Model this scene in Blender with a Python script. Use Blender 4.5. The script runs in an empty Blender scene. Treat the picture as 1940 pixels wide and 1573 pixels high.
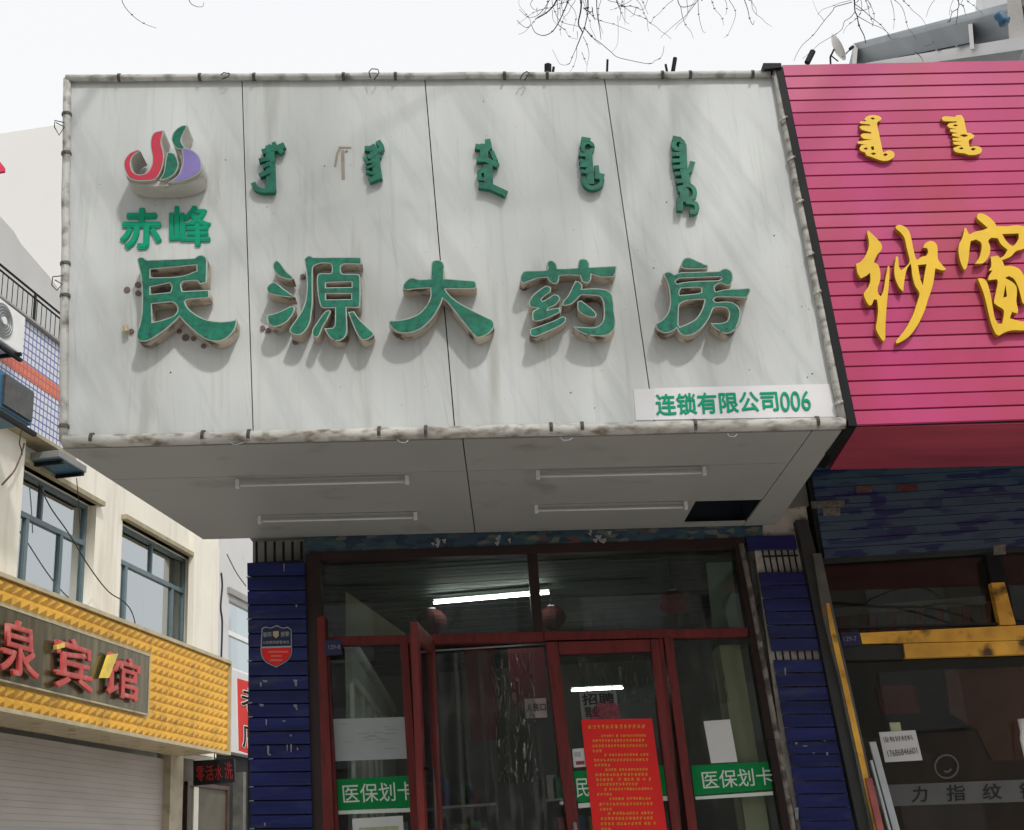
import bpy, math, random
from mathutils import Vector as V, Matrix
random.seed(7)
sc = bpy.context.scene
COL = sc.collection
# ------------------------------------------------------------------ camera
YAW, PIT, ROL, FPX, CX, CY = math.radians(2.238), math.radians(19.858), math.radians(-3.991), 2337.35, 970.0, 786.0
CAM = V((0, 0, 1.6))
cy_, sy_, cp_, sp_ = math.cos(YAW), math.sin(YAW), math.cos(PIT), math.sin(PIT)
FW = V((sy_*cp_, cy_*cp_, sp_)); RT = V((cy_, -sy_, 0)); UP_ = RT.cross(FW)
cr_, sr_ = math.cos(ROL), math.sin(ROL)
RT, UP_ = cr_*RT + sr_*UP_, -sr_*RT + cr_*UP_
cam = bpy.data.objects.new('camera', bpy.data.cameras.new('camera'))
COL.objects.link(cam)
m = Matrix((RT, UP_, -FW)).transposed().to_4x4(); m.translation = CAM
cam.matrix_world = m
cam.data.sensor_width = 36; cam.data.lens = 36*FPX/1940; cam.data.clip_end = 3000; cam.data.clip_start = 0.02
sc.camera = cam
def ray(x, y): return FW*FPX + RT*(x-CX) - UP_*(y-CY)
def UY(x, y, Y): d = ray(x, y); return CAM + d*(Y/d.y)
def UZ(x, y, Z): d = ray(x, y); return CAM + d*((Z-CAM.z)/d.z)
def proj(p):
    q = p-CAM; w = q.dot(FW)
    if w < .05: return None
    return CX+FPX*q.dot(RT)/w, CY-FPX*q.dot(UP_)/w
class Plane:
    def __init__(s, O, ex, n): s.O, s.ex, s.n, s.ez = V(O), V(ex).normalized(), V(n).normalized(), V((0, 0, 1))
    def pt(s, a, b, d=0): return s.O + s.ex*a + s.ez*b + s.n*d
    def un(s, x, y, d=0):
        r = ray(x, y); o = s.O + s.n*d
        p = CAM + r*((o-CAM).dot(s.n)/r.dot(s.n)); q = p-o
        return q.dot(s.ex), q.dot(s.ez)
    def mat(s, d=0):
        o = s.O+s.n*d
        return Matrix(((s.ex.x, s.ez.x, s.n.x, o.x), (s.ex.y, s.ez.y, s.n.y, o.y), (s.ex.z, s.ez.z, s.n.z, o.z), (0, 0, 0, 1)))
def FP(Y): return Plane((0, Y, 0), (1, 0, 0), (0, -1, 0))
# ------------------------------------------------------------------ materials
def srgb(r, g, b):
    return tuple((c/255/12.92 if c/255 <= .04045 else ((c/255+.055)/1.055)**2.4) for c in (r, g, b))
MT = {}
def mat(name, col, rough=.7, var=.15, scale=3, metal=0, spec=.4, dirt=None, stretch=(1, 1, 1), bump=0, bscale=40, emit=None, estr=1, coord='Object', dthr=(.5, .7), dscale=None, dst=None, var2=None):
    if name in MT: return MT[name]
    m = bpy.data.materials.new(name); m.use_nodes = True; nt = m.node_tree; N, L = nt.nodes, nt.links
    b = N['Principled BSDF']; b.inputs['Roughness'].default_value = rough; b.inputs['Metallic'].default_value = metal
    b.inputs['Specular IOR Level'].default_value = spec
    tc = N.new('ShaderNodeTexCoord')
    def noise(sc_, st, det=6):
        mp = N.new('ShaderNodeMapping'); mp.inputs['Scale'].default_value = st; L.new(tc.outputs[coord], mp.inputs[0])
        n = N.new('ShaderNodeTexNoise'); n.inputs['Scale'].default_value = sc_; n.inputs['Detail'].default_value = det; L.new(mp.outputs[0], n.inputs[0]); return n
    n1 = noise(scale, stretch)
    mx = N.new('ShaderNodeMix'); mx.data_type = 'RGBA'
    c = V(col)
    lo = tuple(c*(1-var))+(1,); hi = tuple(V([min(.95, v) for v in c*(1+var)]))+(1,)
    if var2: hi = tuple(var2)+(1,)
    mx.inputs['A'].default_value = lo; mx.inputs['B'].default_value = hi
    rp = N.new('ShaderNodeMapRange'); rp.inputs[1].default_value = .3; rp.inputs[2].default_value = .7; L.new(n1.outputs[0], rp.inputs[0]); L.new(rp.outputs[0], mx.inputs['Factor'])
    out = mx.outputs['Result']
    if dirt:
        n2 = noise(dscale or scale*2.3, dst or stretch, 10)
        r2 = N.new('ShaderNodeMapRange'); r2.inputs[1].default_value = dthr[0]; r2.inputs[2].default_value = dthr[1]; L.new(n2.outputs[0], r2.inputs[0])
        m2 = N.new('ShaderNodeMix'); m2.data_type = 'RGBA'; L.new(r2.outputs[0], m2.inputs['Factor']); L.new(out, m2.inputs['A']); m2.inputs['B'].default_value = tuple(dirt)+(1,)
        out = m2.outputs['Result']
    L.new(out, b.inputs['Base Color'])
    if bump:
        n3 = noise(bscale, (1, 1, 1)); bp = N.new('ShaderNodeBump'); bp.inputs['Strength'].default_value = bump; bp.inputs['Distance'].default_value = .01
        L.new(n3.outputs[0], bp.inputs['Height']); L.new(bp.outputs[0], b.inputs['Normal'])
    if emit:
        b.inputs['Emission Color'].default_value = tuple(emit)+(1,); b.inputs['Emission Strength'].default_value = estr
    MT[name] = m; return m
def glass(name, tint=(.75, .8, .78), refl=None, rough=.01, base=.0, smudge=0):
    if name in MT: return MT[name]
    m = bpy.data.materials.new(name); m.use_nodes = True; nt = m.node_tree; N, L = nt.nodes, nt.links
    N.remove(N['Principled BSDF']); o = N['Material Output']
    t = N.new('ShaderNodeBsdfTransparent'); t.inputs[0].default_value = tuple(tint)+(1,)
    g = N.new('ShaderNodeBsdfGlossy'); g.inputs['Roughness'].default_value = rough; g.inputs[0].default_value = (.9, .93, .95, 1)
    mx = N.new('ShaderNodeMixShader')
    if refl is None:
        f = N.new('ShaderNodeFresnel'); f.inputs[0].default_value = 1.45; L.new(f.outputs[0], mx.inputs[0])
    else: mx.inputs[0].default_value = refl
    L.new(t.outputs[0], mx.inputs[1]); L.new(g.outputs[0], mx.inputs[2])
    out = mx.outputs[0]
    if smudge:
        tc = N.new('ShaderNodeTexCoord'); mp = N.new('ShaderNodeMapping'); mp.inputs['Scale'].default_value = (6, 6, 1.2); L.new(tc.outputs['Object'], mp.inputs[0])
        n = N.new('ShaderNodeTexNoise'); n.inputs['Scale'].default_value = 2; n.inputs['Detail'].default_value = 8; n.inputs['Distortion'].default_value = 1.5; L.new(mp.outputs[0], n.inputs[0])
        r = N.new('ShaderNodeMapRange'); r.inputs[1].default_value = .5; r.inputs[2].default_value = .8; r.inputs[4].default_value = smudge; L.new(n.outputs[0], r.inputs[0])
        d = N.new('ShaderNodeBsdfDiffuse'); d.inputs[0].default_value = (.5, .5, .48, 1)
        m3 = N.new('ShaderNodeMixShader'); L.new(r.outputs[0], m3.inputs[0]); L.new(out, m3.inputs[1]); L.new(d.outputs[0], m3.inputs[2]); out = m3.outputs[0]
    L.new(out, o.inputs[0]); MT[name] = m; return m
# ------------------------------------------------------------------ objects
def tag(o, label=None, cat=None, group=None, kind=None):
    if label: o['label'] = label
    if cat: o['category'] = cat
    if group: o['group'] = group
    if kind: o['kind'] = kind
    return o
def thing(name, loc, label, cat, group=None):
    o = bpy.data.objects.new(name, None); COL.objects.link(o); o.location = loc; o.empty_display_size = .1
    return tag(o, label, cat, group)
WL = {}
def wloc(o):
    p = V((0, 0, 0))
    while o: p = p+V(o.location); o = o.parent
    return p
def link(name, me, material, parent=None, base=None):
    """link mesh whose vertices are in world coordinates; its origin is moved to the middle of its base"""
    if material: me.materials.append(material) if not me.materials else None
    o = bpy.data.objects.new(name, me); COL.objects.link(o)
    if me.vertices:
        xs = [v.co for v in me.vertices]
        lo = V([min(c[i] for c in xs) for i in range(3)]); hi = V([max(c[i] for c in xs) for i in range(3)])
        b = V(((lo.x+hi.x)/2, (lo.y+hi.y)/2, lo.z)) if base is None else V(base)
        me.transform(Matrix.Translation(-b))
    else: b = V((0, 0, 0))
    if parent: o.parent = parent; o.location = b-wloc(parent)
    else: o.location = b
    return o
class MB:
    def __init__(s): s.v, s.f, s.uv = [], [], []
    def add(s, vs, fs): n = len(s.v); s.v += [tuple(v) for v in vs]; s.f += [tuple(i+n for i in f) for f in fs]; return s
    def box(s, a, b):
        x0, y0, z0 = [min(a[i], b[i]) for i in range(3)]; x1, y1, z1 = [max(a[i], b[i]) for i in range(3)]
        return s.hexa([(x0, y0, z0), (x1, y0, z0), (x1, y0, z1), (x0, y0, z1)], [(x0, y1, z0), (x1, y1, z0), (x1, y1, z1), (x0, y1, z1)])
    def hexa(s, A, B):
        n = len(A); fs = [tuple(range(n)), tuple(range(2*n-1, n-1, -1))]+[(i, n+i, n+(i+1) % n, (i+1) % n) for i in range(n)]
        return s.add(list(A)+list(B), fs)
    def prism(s, P, px, d0, d1):
        """polygon traced on plane P at offset d1, extruded back to d0"""
        st = [P.un(x, y, d1) for x, y in px]
        return s.hexa([P.pt(a, b, d1) for a, b in st], [P.pt(a, b, d0) for a, b in st])
    def slab(s, P, a0, a1, b0, b1, d0, d1):
        c = [(a0, b0), (a1, b0), (a1, b1), (a0, b1)]
        return s.hexa([P.pt(a, b, d1) for a, b in c], [P.pt(a, b, d0) for a, b in c])
    def tube(s, pts, r, n=8, r1=None, caps=True):
        pts = [V(p) for p in pts]; k = len(pts); rings = []
        up = V((.13, .21, 1)).normalized(); prev = None
        for i, p in enumerate(pts):
            t = (pts[min(i+1, k-1)]-pts[max(i-1, 0)])
            if t.length < 1e-9: t = V((0, 0, 1))
            t.normalize()
            a = (prev - t*prev.dot(t)) if prev else t.cross(up if abs(t.dot(up)) < .95 else V((1, 0, 0)))
            a.normalize(); prev = a; b = t.cross(a)
            rr = r if r1 is None else r+(r1-r)*i/max(1, k-1)
            rings.append([p+(a*math.cos(6.28318*j/n)+b*math.sin(6.28318*j/n))*rr for j in range(n)])
        vs = [v for R in rings for v in R]; fs = []
        for i in range(k-1):
            for j in range(n): fs.append((i*n+j, i*n+(j+1) % n, (i+1)*n+(j+1) % n, (i+1)*n+j))
        if caps: fs += [tuple(range(n-1, -1, -1)), tuple(range((k-1)*n, k*n))]
        return s.add(vs, fs)
    def build(s, name, material, parent=None, smooth=False, bevel=0, base=None):
        me = bpy.data.meshes.new(name); me.from_pydata(s.v, [], s.f); me.update()
        import bmesh
        bm = bmesh.new(); bm.from_mesh(me); bmesh.ops.recalc_face_normals(bm, faces=bm.faces); bm.to_mesh(me); bm.free()
        if smooth:
            for p in me.polygons: p.use_smooth = True
        o = link(name, me, material, parent, base)
        if bevel:
            md = o.modifiers.new('bevel', 'BEVEL'); md.width = bevel; md.segments = 2; md.limit_method = 'ANGLE'
        return o
def smooth_loop(pts, sub=4, ang=55):
    n = len(pts); out = []
    P = [V((p[0], p[1])) for p in pts]
    corner = []
    for i in range(n):
        a = P[i]-P[i-1]; b = P[(i+1) % n]-P[i]
        corner.append(a.length < 1e-9 or b.length < 1e-9 or math.degrees(a.angle(b, 0)) > ang)
    for i in range(n):
        p0, p1, p2, p3 = P[i-1], P[i], P[(i+1) % n], P[(i+2) % n]
        m1 = (p2-p0)/2 if not corner[i] else (p2-p1)
        m2 = (p3-p1)/2 if not corner[(i+1) % n] else (p2-p1)
        L = (p2-p1).length
        for mm in (m1, m2):
            if mm.length > L*1.3: mm *= L*1.3/mm.length
        for k in range(sub):
            t = k/sub; h = (2*t**3-3*t*t+1)*p1+(t**3-2*t*t+t)*m1+(-2*t**3+3*t*t)*p2+(t**3-t*t)*m2
            out.append((h.x, h.y))
    return out
def curve_mesh(loops, depth, offset=0, bevel=0):
    cu = bpy.data.curves.new('c', 'CURVE'); cu.dimensions = '2D'; cu.fill_mode = 'BOTH'; cu.extrude = depth/2; cu.offset = offset; cu.bevel_depth = bevel
    for lp in loops:
        sp = cu.splines.new('POLY'); sp.points.add(len(lp)-1)
        for i, (a, b) in enumerate(lp): sp.points[i].co = (a, b, 0, 1)
        sp.use_cyclic_u = True
    o = bpy.data.objects.new('tmp', cu); COL.objects.link(o)
    dg = bpy.context.evaluated_depsgraph_get(); me = bpy.data.meshes.new_from_object(o.evaluated_get(dg))
    bpy.data.objects.remove(o); bpy.data.curves.remove(cu); return me
def uvize(me):
    pass
def shape(name, P, loops_st, material, parent=None, d0=0, d1=.01, offset=0, uv=True):
    """flat outline (with holes) in plane coordinates, thickness from d0 to d1"""
    me = curve_mesh(loops_st, d1-d0, offset)
    if uv:
        u = me.uv_layers.new(name='UVMap') if not me.uv_layers else me.uv_layers[0]
        for l in me.loops: c = me.vertices[l.vertex_index].co; u.data[l.index].uv = (c.x, c.y)
    me.transform(P.mat((d0+d1)/2)); return link(name, me, material, parent)
def pxloops(P, loops, d, org=(0, 0), s=1, smooth=True, sub=4):
    out = []
    for lp in loops:
        q = [P.un(org[0]+x/s, org[1]+y/s, d) for x, y in lp]
        out.append(smooth_loop(q, sub) if smooth else q)
    return out
def text_mesh(body, bold=0, extrude=0):
    cu = bpy.data.curves.new('t', 'FONT'); cu.body = body; cu.offset = bold; cu.extrude = extrude; cu.resolution_u = 4
    o = bpy.data.objects.new('tmp', cu); COL.objects.link(o)
    dg = bpy.context.evaluated_depsgraph_get(); me = bpy.data.meshes.new_from_object(o.evaluated_get(dg))
    bpy.data.objects.remove(o); bpy.data.curves.remove(cu); return me
def text_quad(name, body, P, quad, d, material, parent=None, bold=0, thick=.002, copies=0, sh=.02):
    """glyphs stretched over the quad TL,TR,BR,BL (picture points on plane P at offset d)"""
    if bold > .006: copies = 8 if bold < .03 else 14; sh = bold*.95/len(body); bold = 0
    me = text_mesh(body, bold, .5)
    c = [v.co for v in me.vertices]
    if not c: return None
    x0, x1, y0, y1 = min(v.x for v in c), max(v.x for v in c), min(v.y for v in c), max(v.y for v in c)
    Q = [V(P.un(x, y, d)+(0,)) for x, y in quad]
    for v in me.vertices:
        u = (v.co.x-x0)/(x1-x0); w = (v.co.y-y0)/(y1-y0)
        q = (Q[3]*(1-u)+Q[2]*u)*(1-w)+(Q[0]*(1-u)+Q[1]*u)*w
        v.co = P.pt(q.x, q.y, d+(v.co.z-.5)*thick*.98+(0 if v.co.z > 0 else 0))
    if copies:
        import bmesh
        bm = bmesh.new(); bm.from_mesh(me); base = list(bm.verts)+list(bm.edges)+list(bm.faces)
        hx = (Q[1]-Q[0]); hy = (Q[3]-Q[0])
        for k in range(copies):
            a = 6.283*k/copies; off_ = P.ex*(hx.x*sh*math.cos(a))+P.ez*(hx.y*sh*math.cos(a)+hy.y*sh*len(body)*math.sin(a))+P.n*(.0005*(k+1))
            r = bmesh.ops.duplicate(bm, geom=base); bmesh.ops.translate(bm, verts=[g for g in r['geom'] if isinstance(g, bmesh.types.BMVert)], vec=off_)
        bm.to_mesh(me); bm.free()
    return link(name, me, material, parent)
def strokes(P, ss, org, s, d, t):
    """thick pen strokes on plane: each ((pts...), width in zoomed px)"""
    mb = MB(); k = 0
    for pts, w in ss:
        if len(pts) > 3:
            o2 = []
            for i in range(len(pts)-1):
                p0, p1, p2, p3 = [V(pts[max(0, min(len(pts)-1, i+j))]) for j in (-1, 0, 1, 2)]
                for u in (0, .34, .67): o2.append(tuple(.5*((2*p1)+(p2-p0)*u+(2*p0-5*p1+4*p2-p3)*u*u+(3*p1-p0-3*p2+p3)*u**3)))
            pts = o2+[pts[-1]]
        q = [V(P.un(org[0]+x/s, org[1]+y/s, d)) for x, y in pts]
        w0 = (V(P.un(org[0]+pts[0][0]/s+w/s, org[1]+pts[0][1]/s, d))-q[0]).length/2
        w0 *= 1.22 if w > 24 else 1.5
        L, R = [], []
        for i in range(len(q)):
            t_ = (q[min(i+1, len(q)-1)]-q[max(i-1, 0)]); t_.normalize(); nn = V((-t_.y, t_.x))*w0
            e = t_*w0*.35*(-1 if i == 0 else 1 if i == len(q)-1 else 0)
            L.append(q[i]+nn+e); R.append(q[i]-nn+e)
        dd = d+k*.0007; k += 1
        for i in range(len(q)-1):
            c = [L[i], L[i+1], R[i+1], R[i]]
            mb.hexa([P.pt(a.x, a.y, dd) for a in c], [P.pt(a.x, a.y, dd-t) for a in c])
    return mb
def ell(cx, cy, rx, ry, n=12, a0=0, a1=360):
    return [(cx+rx*math.cos(math.radians(a0+(a1-a0)*i/n)), cy+ry*math.sin(math.radians(a0+(a1-a0)*i/n))) for i in range(n+1)]
# palette -------------------------------------------------------------------
m_board = mat('board_vinyl', (.60, .625, .615), .55, .09, 1.3, stretch=(1.6, 1, .35), dirt=(.33, .33, .29), dthr=(.6, .85), dscale=2.5, dst=(2.6, 1, .3), spec=.3)
# rain streaks, grime and diagonal streaks that paint branch shadow on the sign face
def streaks(m):
    nt = m.node_tree; N, L = nt.nodes, nt.links; b = N['Principled BSDF']; src = b.inputs['Base Color'].links[0].from_socket
    tc = N.new('ShaderNodeTexCoord'); cur = src
    for sc_, st, rot, lo, hi, col, amt in ((5, (5, 1, .22), 0, .54, .72, (.40, .41, .37), .34), (9, (7, 1, .16), .12, .62, .74, (.26, .26, .24), .34), (1.6, (4, 1, .45), .45, .50, .64, (.44, .46, .46), .4), (60, (1, 1, 1), 0, .70, .74, (.14, .13, .11), .6)):
        mp = N.new('ShaderNodeMapping'); mp.inputs['Scale'].default_value = st; mp.inputs['Rotation'].default_value = (0, rot, 0)
        mq = N.new('ShaderNodeMapping'); mq.inputs['Rotation'].default_value = (0, rot, 0); mp.inputs['Rotation'].default_value = (0, 0, 0)
        n = N.new('ShaderNodeTexNoise'); n.inputs['Scale'].default_value = sc_; n.inputs['Detail'].default_value = 5; n.inputs['Roughness'].default_value = .6
        r = N.new('ShaderNodeMapRange'); r.inputs[1].default_value = lo; r.inputs[2].default_value = hi; r.inputs[4].default_value = amt
        mx = N.new('ShaderNodeMix'); mx.data_type = 'RGBA'; mx.inputs['B'].default_value = col+(1,)
        L.new(tc.outputs['Object'], mq.inputs[0]); L.new(mq.outputs[0], mp.inputs[0]); L.new(mp.outputs[0], n.inputs[0]); L.new(n.outputs[0], r.inputs[0]); L.new(r.outputs[0], mx.inputs['Factor']); L.new(cur, mx.inputs['A']); cur = mx.outputs['Result']
    L.new(cur, b.inputs['Base Color'])
streaks(m_board)
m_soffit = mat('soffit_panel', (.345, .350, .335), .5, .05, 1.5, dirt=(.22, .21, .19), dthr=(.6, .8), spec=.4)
m_pipe = mat('painted_pipe', (.55, .55, .52), .55, .12, 6, dirt=(.16, .14, .12), dthr=(.48, .72), dscale=14, bump=.3)
m_pipe2 = mat('weathered_pipe', (.52, .51, .47), .6, .15, 6, dirt=(.17, .13, .10), dthr=(.47, .70), dscale=12, dst=(1, 1, 2.5), bump=.3)
m_black = mat('black_metal', (.009, .010, .011), .6, .3, 5, spec=.2)
m_green = mat('letter_green', (.008, .175, .105), .45, .28, 14, dirt=(.012, .09, .075), dthr=(.48, .7), spec=.35)
m_gtrim = mat('letter_trim', (.42, .50, .44), .5, .15, 20, dirt=(.16, .14, .11), dthr=(.6, .75), dscale=22)
m_gside = mat('letter_side', (.46, .40, .33), .7, .25, 8, dirt=(.08, .05, .035), dthr=(.52, .66), dscale=12)
m_glett = mat('sticker_green', (.006, .34, .19), .6, .08, 8, spec=.15)
m_red = mat('logo_red', (.55, .035, .07), .4, .12, 9)
m_purple = mat('logo_purple', (.25, .20, .50), .4, .1, 9)
m_white = mat('white_plastic', (.74, .74, .72), .4, .05, 6)
m_paper = mat('paper', (.62, .64, .63), .8, .08, 3)
m_rust = mat('rust_stain', (.36, .31, .24), .8, .2, 12)
m_cream = mat('cream_plaster', (.78, .74, .65), .85, .05, 1.2, dirt=(.60, .55, .45), dthr=(.55, .8), dscale=1.6, dst=(3, 3, .35), bump=.25, bscale=25)
m_wwall = mat('white_plaster', (.60, .60, .60), .85, .06, .7, dirt=(.45, .45, .43), dthr=(.6, .85), bump=.2, bscale=20)
m_pale = mat('pale_plaster', (.63, .62, .605), .9, .03, .25)
m_greyw = mat('grey_plaster', (.48, .48, .47), .9, .08, .9, bump=.3, bscale=12)
m_conc = mat('concrete', (.33, .32, .31), .9, .15, 2, bump=.4, bscale=30)
m_asph = mat('asphalt', (.10, .10, .10), .9, .2, 8, bump=.5, bscale=60)
m_pave = mat('paving', (.42, .40, .37), .85, .15, 3, bump=.3)
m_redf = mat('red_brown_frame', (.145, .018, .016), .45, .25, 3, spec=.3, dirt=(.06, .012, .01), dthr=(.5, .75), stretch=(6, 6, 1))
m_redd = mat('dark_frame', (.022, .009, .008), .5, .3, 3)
m_bframe = mat('blue_grey_frame', (.12, .17, .19), .45, .12, 4)
m_pink = mat('pink_metal', (.50, .050, .180), .42, .12, 1.2, spec=.3, stretch=(1.5, 1, .5), dirt=(.45, .05, .11), dthr=(.45, .7), dscale=1.1)
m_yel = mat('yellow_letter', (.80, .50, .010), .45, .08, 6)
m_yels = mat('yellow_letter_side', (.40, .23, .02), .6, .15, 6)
m_gold = mat('gold_panel', (.72, .40, .05), .36, .18, 1.2, spec=.6, metal=.15, dirt=(.42, .24, .05), dthr=(.55, .75), dscale=4)
m_olive = mat('olive_mirror', (.17, .135, .07), .22, .35, 2.2, metal=.6, stretch=(2, 2, .3), dirt=(.07, .07, .035), dthr=(.4, .7))
m_trim = mat('gold_trim', (.50, .42, .26), .45, .15, 4, metal=.2)
m_lred = mat('peeling_red', (.52, .075, .065), .5, .2, 4, dirt=(.55, .25, .20), dthr=(.5, .8), dscale=8)
m_lyel = mat('gold_leaf', (.75, .55, .08), .4, .2, 8)
m_wood = mat('branch_bark', (.045, .038, .032), .9, .3, 10, bump=.4)
m_wire = mat('cable_black', (.02, .02, .022), .6, .2, 10)
m_blk2 = mat('interior_dark', (.03, .033, .03), .8, .2, 2)
m_shut = mat('roller_shutter', (.44, .40, .37), .5, .1, 1.5, stretch=(.5, .5, 2), metal=.2)
m_tint = mat('room_green', (.10, .12, .105), .7, .15, 1.5, stretch=(.6, 8, 1))
m_room = mat('room_wall', (.20, .20, .17), .8, .1, 1.5)
m_tube = mat('lit_tube', (.9, .9, .9), .5, 0, 1, emit=(.95, 1, .98), estr=22)
m_lant = mat('lantern_red', (.13, .008, .008), .6, .1, 9)
m_grn2 = mat('green_film', (.003, .22, .055), .6, .08, 5, spec=.15)
m_film = mat('white_lettering', (.62, .70, .63), .5, .06, 7)
m_posr = mat('poster_red', (.80, .012, .01), .55, .07, 4)
m_posy = mat('poster_gold', (.70, .34, .03), .5, .2, 40)
m_gtape = mat('orange_tape', (.80, .40, .05), .45, .35, 5, dirt=(.10, .05, .015), dthr=(.56, .70), dscale=7)
m_nav = mat('number_plate', (.015, .017, .07), .4, .15, 9)
m_steel = mat('galvanised', (.40, .43, .44), .4, .15, 8, metal=.5)
m_blue = mat('blue_plastic', (.03, .11, .20), .4, .1, 6)
g_pane = glass('shop_glass', (.82, .86, .83), smudge=.05)
g_refl = glass('coated_glass', (.55, .62, .62), refl=.48)
g_pvc = glass('pvc_strip', (.78, .80, .77), rough=.35, smudge=.20)
# ------------------------------------------------------------------ ground
def structure(o): o['kind'] = 'structure'; return o
g = MB().add([(-400, -400, -.15), (400, -400, -.15), (400, 400, -.15), (-400, 400, -.15)], [(0, 1, 2, 3)]).build('ground', m_conc); structure(g)
g = MB().box((-60, -14, -.148), (60, -3.0, -.144)).build('road', m_asph); structure(g)
g = MB().box((-60, -2.85, -.149), (60, 60, 0)).build('pavement', m_pave); structure(g)
g = MB().box((-60, -3.0, -.149), (60, -2.85, .012)).build('kerb', m_conc); structure(g)
# ================================================================== PHARMACY SIGN CANOPY
YB, YWALL, ZS = 5.65, 7.5, 3.53
B = FP(YB); W = FP(YWALL)
sign = thing('shop_sign', (0, (YB+YWALL)/2, ZS), 'big dirty white box sign with green characters over the red-framed shop front', 'sign')
bTL, bTR, bBR, bBL = B.un(124, 146), B.un(1462, 140), B.un(1603, 806), B.un(113, 838)
# face panels with narrow joints, on a dark backing
jo = [((458, 165), (480, 822)), ((805, 158), (862, 815)), ((1145, 150), (1241, 808))]
edges = [(bTL, bBL)]+[(B.un(*a), B.un(*b)) for a, b in jo]+[(bTR, bBR)]
def ontop(x): f = (x-bTL[0])/(bTR[0]-bTL[0]); return bTL[1]+f*(bTR[1]-bTL[1])
def onbot(x): f = (x-bBL[0])/(bBR[0]-bBL[0]); return bBL[1]+f*(bBR[1]-bBL[1])
mb = MB(); gp = .0028
for i in range(4):
    (ax, _), (bx, _) = edges[i]; (cx2, _), (dx, _) = edges[i+1]
    a = ax+(gp if i else 0); b = bx+(gp if i else 0); c = cx2-(gp if i < 3 else 0); d = dx-(gp if i < 3 else 0)
    q = [(a, ontop(a)), (c, ontop(c)), (d, onbot(d)), (b, onbot(b))]
    mb.hexa([B.pt(*p, 0) for p in q], [B.pt(*p, -.02) for p in q])
mb.build('face_panel', m_board, sign)
q = [bTL, bTR, bBR, bBL]
k = MB()
k.hexa([B.pt(p[0], p[1], -.021) for p in q], [B.pt(p[0], p[1], -.04) for p in q])
k.build('backing', m_black, sign)
# canopy sides and roof
sF = [V((bBL[0], YB+.04, ZS+.0)), V((bBR[0]-.01, YB+.04, ZS))]
bkL, bkR = UY(384, 1033, YWALL-.01), UY(1470, 990, YWALL-.01)
sB = [V((bkL.x, bkL.y, ZS)), V((bkR.x, bkR.y, ZS))]
ztL, ztR = bTL[1], bTR[1]
mb = MB()
mb.hexa([V((bTL[0], YB+.041, ztL-.01)), V((bBL[0], YB+.041, bBL[1]+.01)), V((bkL.x, bkL.y, bBL[1]+.01)), V((bkL.x, bkL.y, ztL-.3))],
        [V((bTL[0]+.02, YB+.041, ztL-.01)), V((bBL[0]+.02, YB+.041, bBL[1]+.01)), V((bkL.x+.02, bkL.y, bBL[1]+.01)), V((bkL.x+.02, bkL.y, ztL-.3))])
mb.hexa([V((bTR[0]-.02, YB+.041, ztR-.01)), V((bBR[0]-.03, YB+.041, ZS+.02)), V((bkR.x-.02, bkR.y, ZS+.02)), V((bkR.x-.02, bkR.y, ztR-.3))],
        [V((bTR[0]-.04, YB+.041, ztR-.01)), V((bBR[0]-.05, YB+.041, ZS+.02)), V((bkR.x-.04, bkR.y, ZS+.02)), V((bkR.x-.04, bkR.y, ztR-.3))])
mb.build('side_panel', m_greyw, sign)
mb = MB().hexa([V((bTL[0]+.02, YB+.042, ztL-.02)), V((bTR[0]-.05, YB+.042, ztR-.02)), V((bkR.x-.05, bkR.y, ztR-.3)), V((bkL.x+.02, bkL.y, ztL-.3))],
               [V((bTL[0]+.02, YB+.042, ztL-.05)), V((bTR[0]-.05, YB+.042, ztR-.05)), V((bkR.x-.05, bkR.y, ztR-.33)), V((bkL.x+.02, bkL.y, ztL-.33))])
mb.build('roof', m_greyw, sign)
# soffit panels : joints from the picture, on the horizontal underside
ZA0, ZA1 = bBL[1]-.02, bBR[1]-.012
def zsf(x): return ZA0+(ZA1-ZA0)*(x-bBL[0])/(bBR[0]-bBL[0])
def S(x, y, up=0):
    z = ZS
    for _ in range(6): p = UZ(x, y, z-up); z = zsf(p.x)
    return V((p.x, p.y, z-up))
def onz(p, dz=0): return V((p.x, p.y, zsf(p.x)+dz))
sF = [onz(p) for p in sF]; sB = [onz(p) for p in sB]
def mixv(a, b, t): return a+(b-a)*t
jc0, jc1 = S(877, 838), S(900, 1009); jr0, jr1 = S(1536, 820), S(1411, 992)
jc0.y = jr0.y = YB+.04; jc1.y = jr1.y = YWALL-.01
ym = S(885, 892).y
def atY(a, b, y): return mixv(a, b, (y-a.y)/(b.y-a.y))
g2 = V((.003, 0, 0)); gy = .003
mid = [(sF[0], sB[0]), (jc0, jc1), (jr0, jr1), (sF[1], sB[1])]
# hole
h = [S(1316, 950), S(1437, 946), S(1411, 990), S(1296, 991)]
hy0, hy1 = (h[0].y+h[1].y)/2, (h[2].y+h[3].y)/2
hole_x0, hole_x1 = (h[0].x+h[3].x)/2, None
def pan(mb, L, R, y0, y1, lx=None):
    a0, a1 = (atY(*L, y0)+g2, atY(*L, y1)+g2)
    b0, b1 = (atY(*R, y0)-g2, atY(*R, y1)-g2) if not isinstance(R, float) else (V((R, y0, ZS)), V((R, y1, ZS)))
    q = [onz(p) for p in (a0, b0, b1, a1)]
    mb.hexa([p for p in q], [p+V((0, 0, .012)) for p in q])
mb = MB()
y0, y1 = YB+.04, YWALL-.01
pan(mb, mid[0], mid[1], y0, ym-gy); pan(mb, mid[0], mid[1], ym+gy, y1)
pan(mb, mid[1], mid[2], y0, ym-gy)
pan(mb, mid[1], mid[2], ym+gy, hy0)
pan(mb, mid[1], float(hole_x0), hy0, min(hy1, y1-.02))
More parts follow.
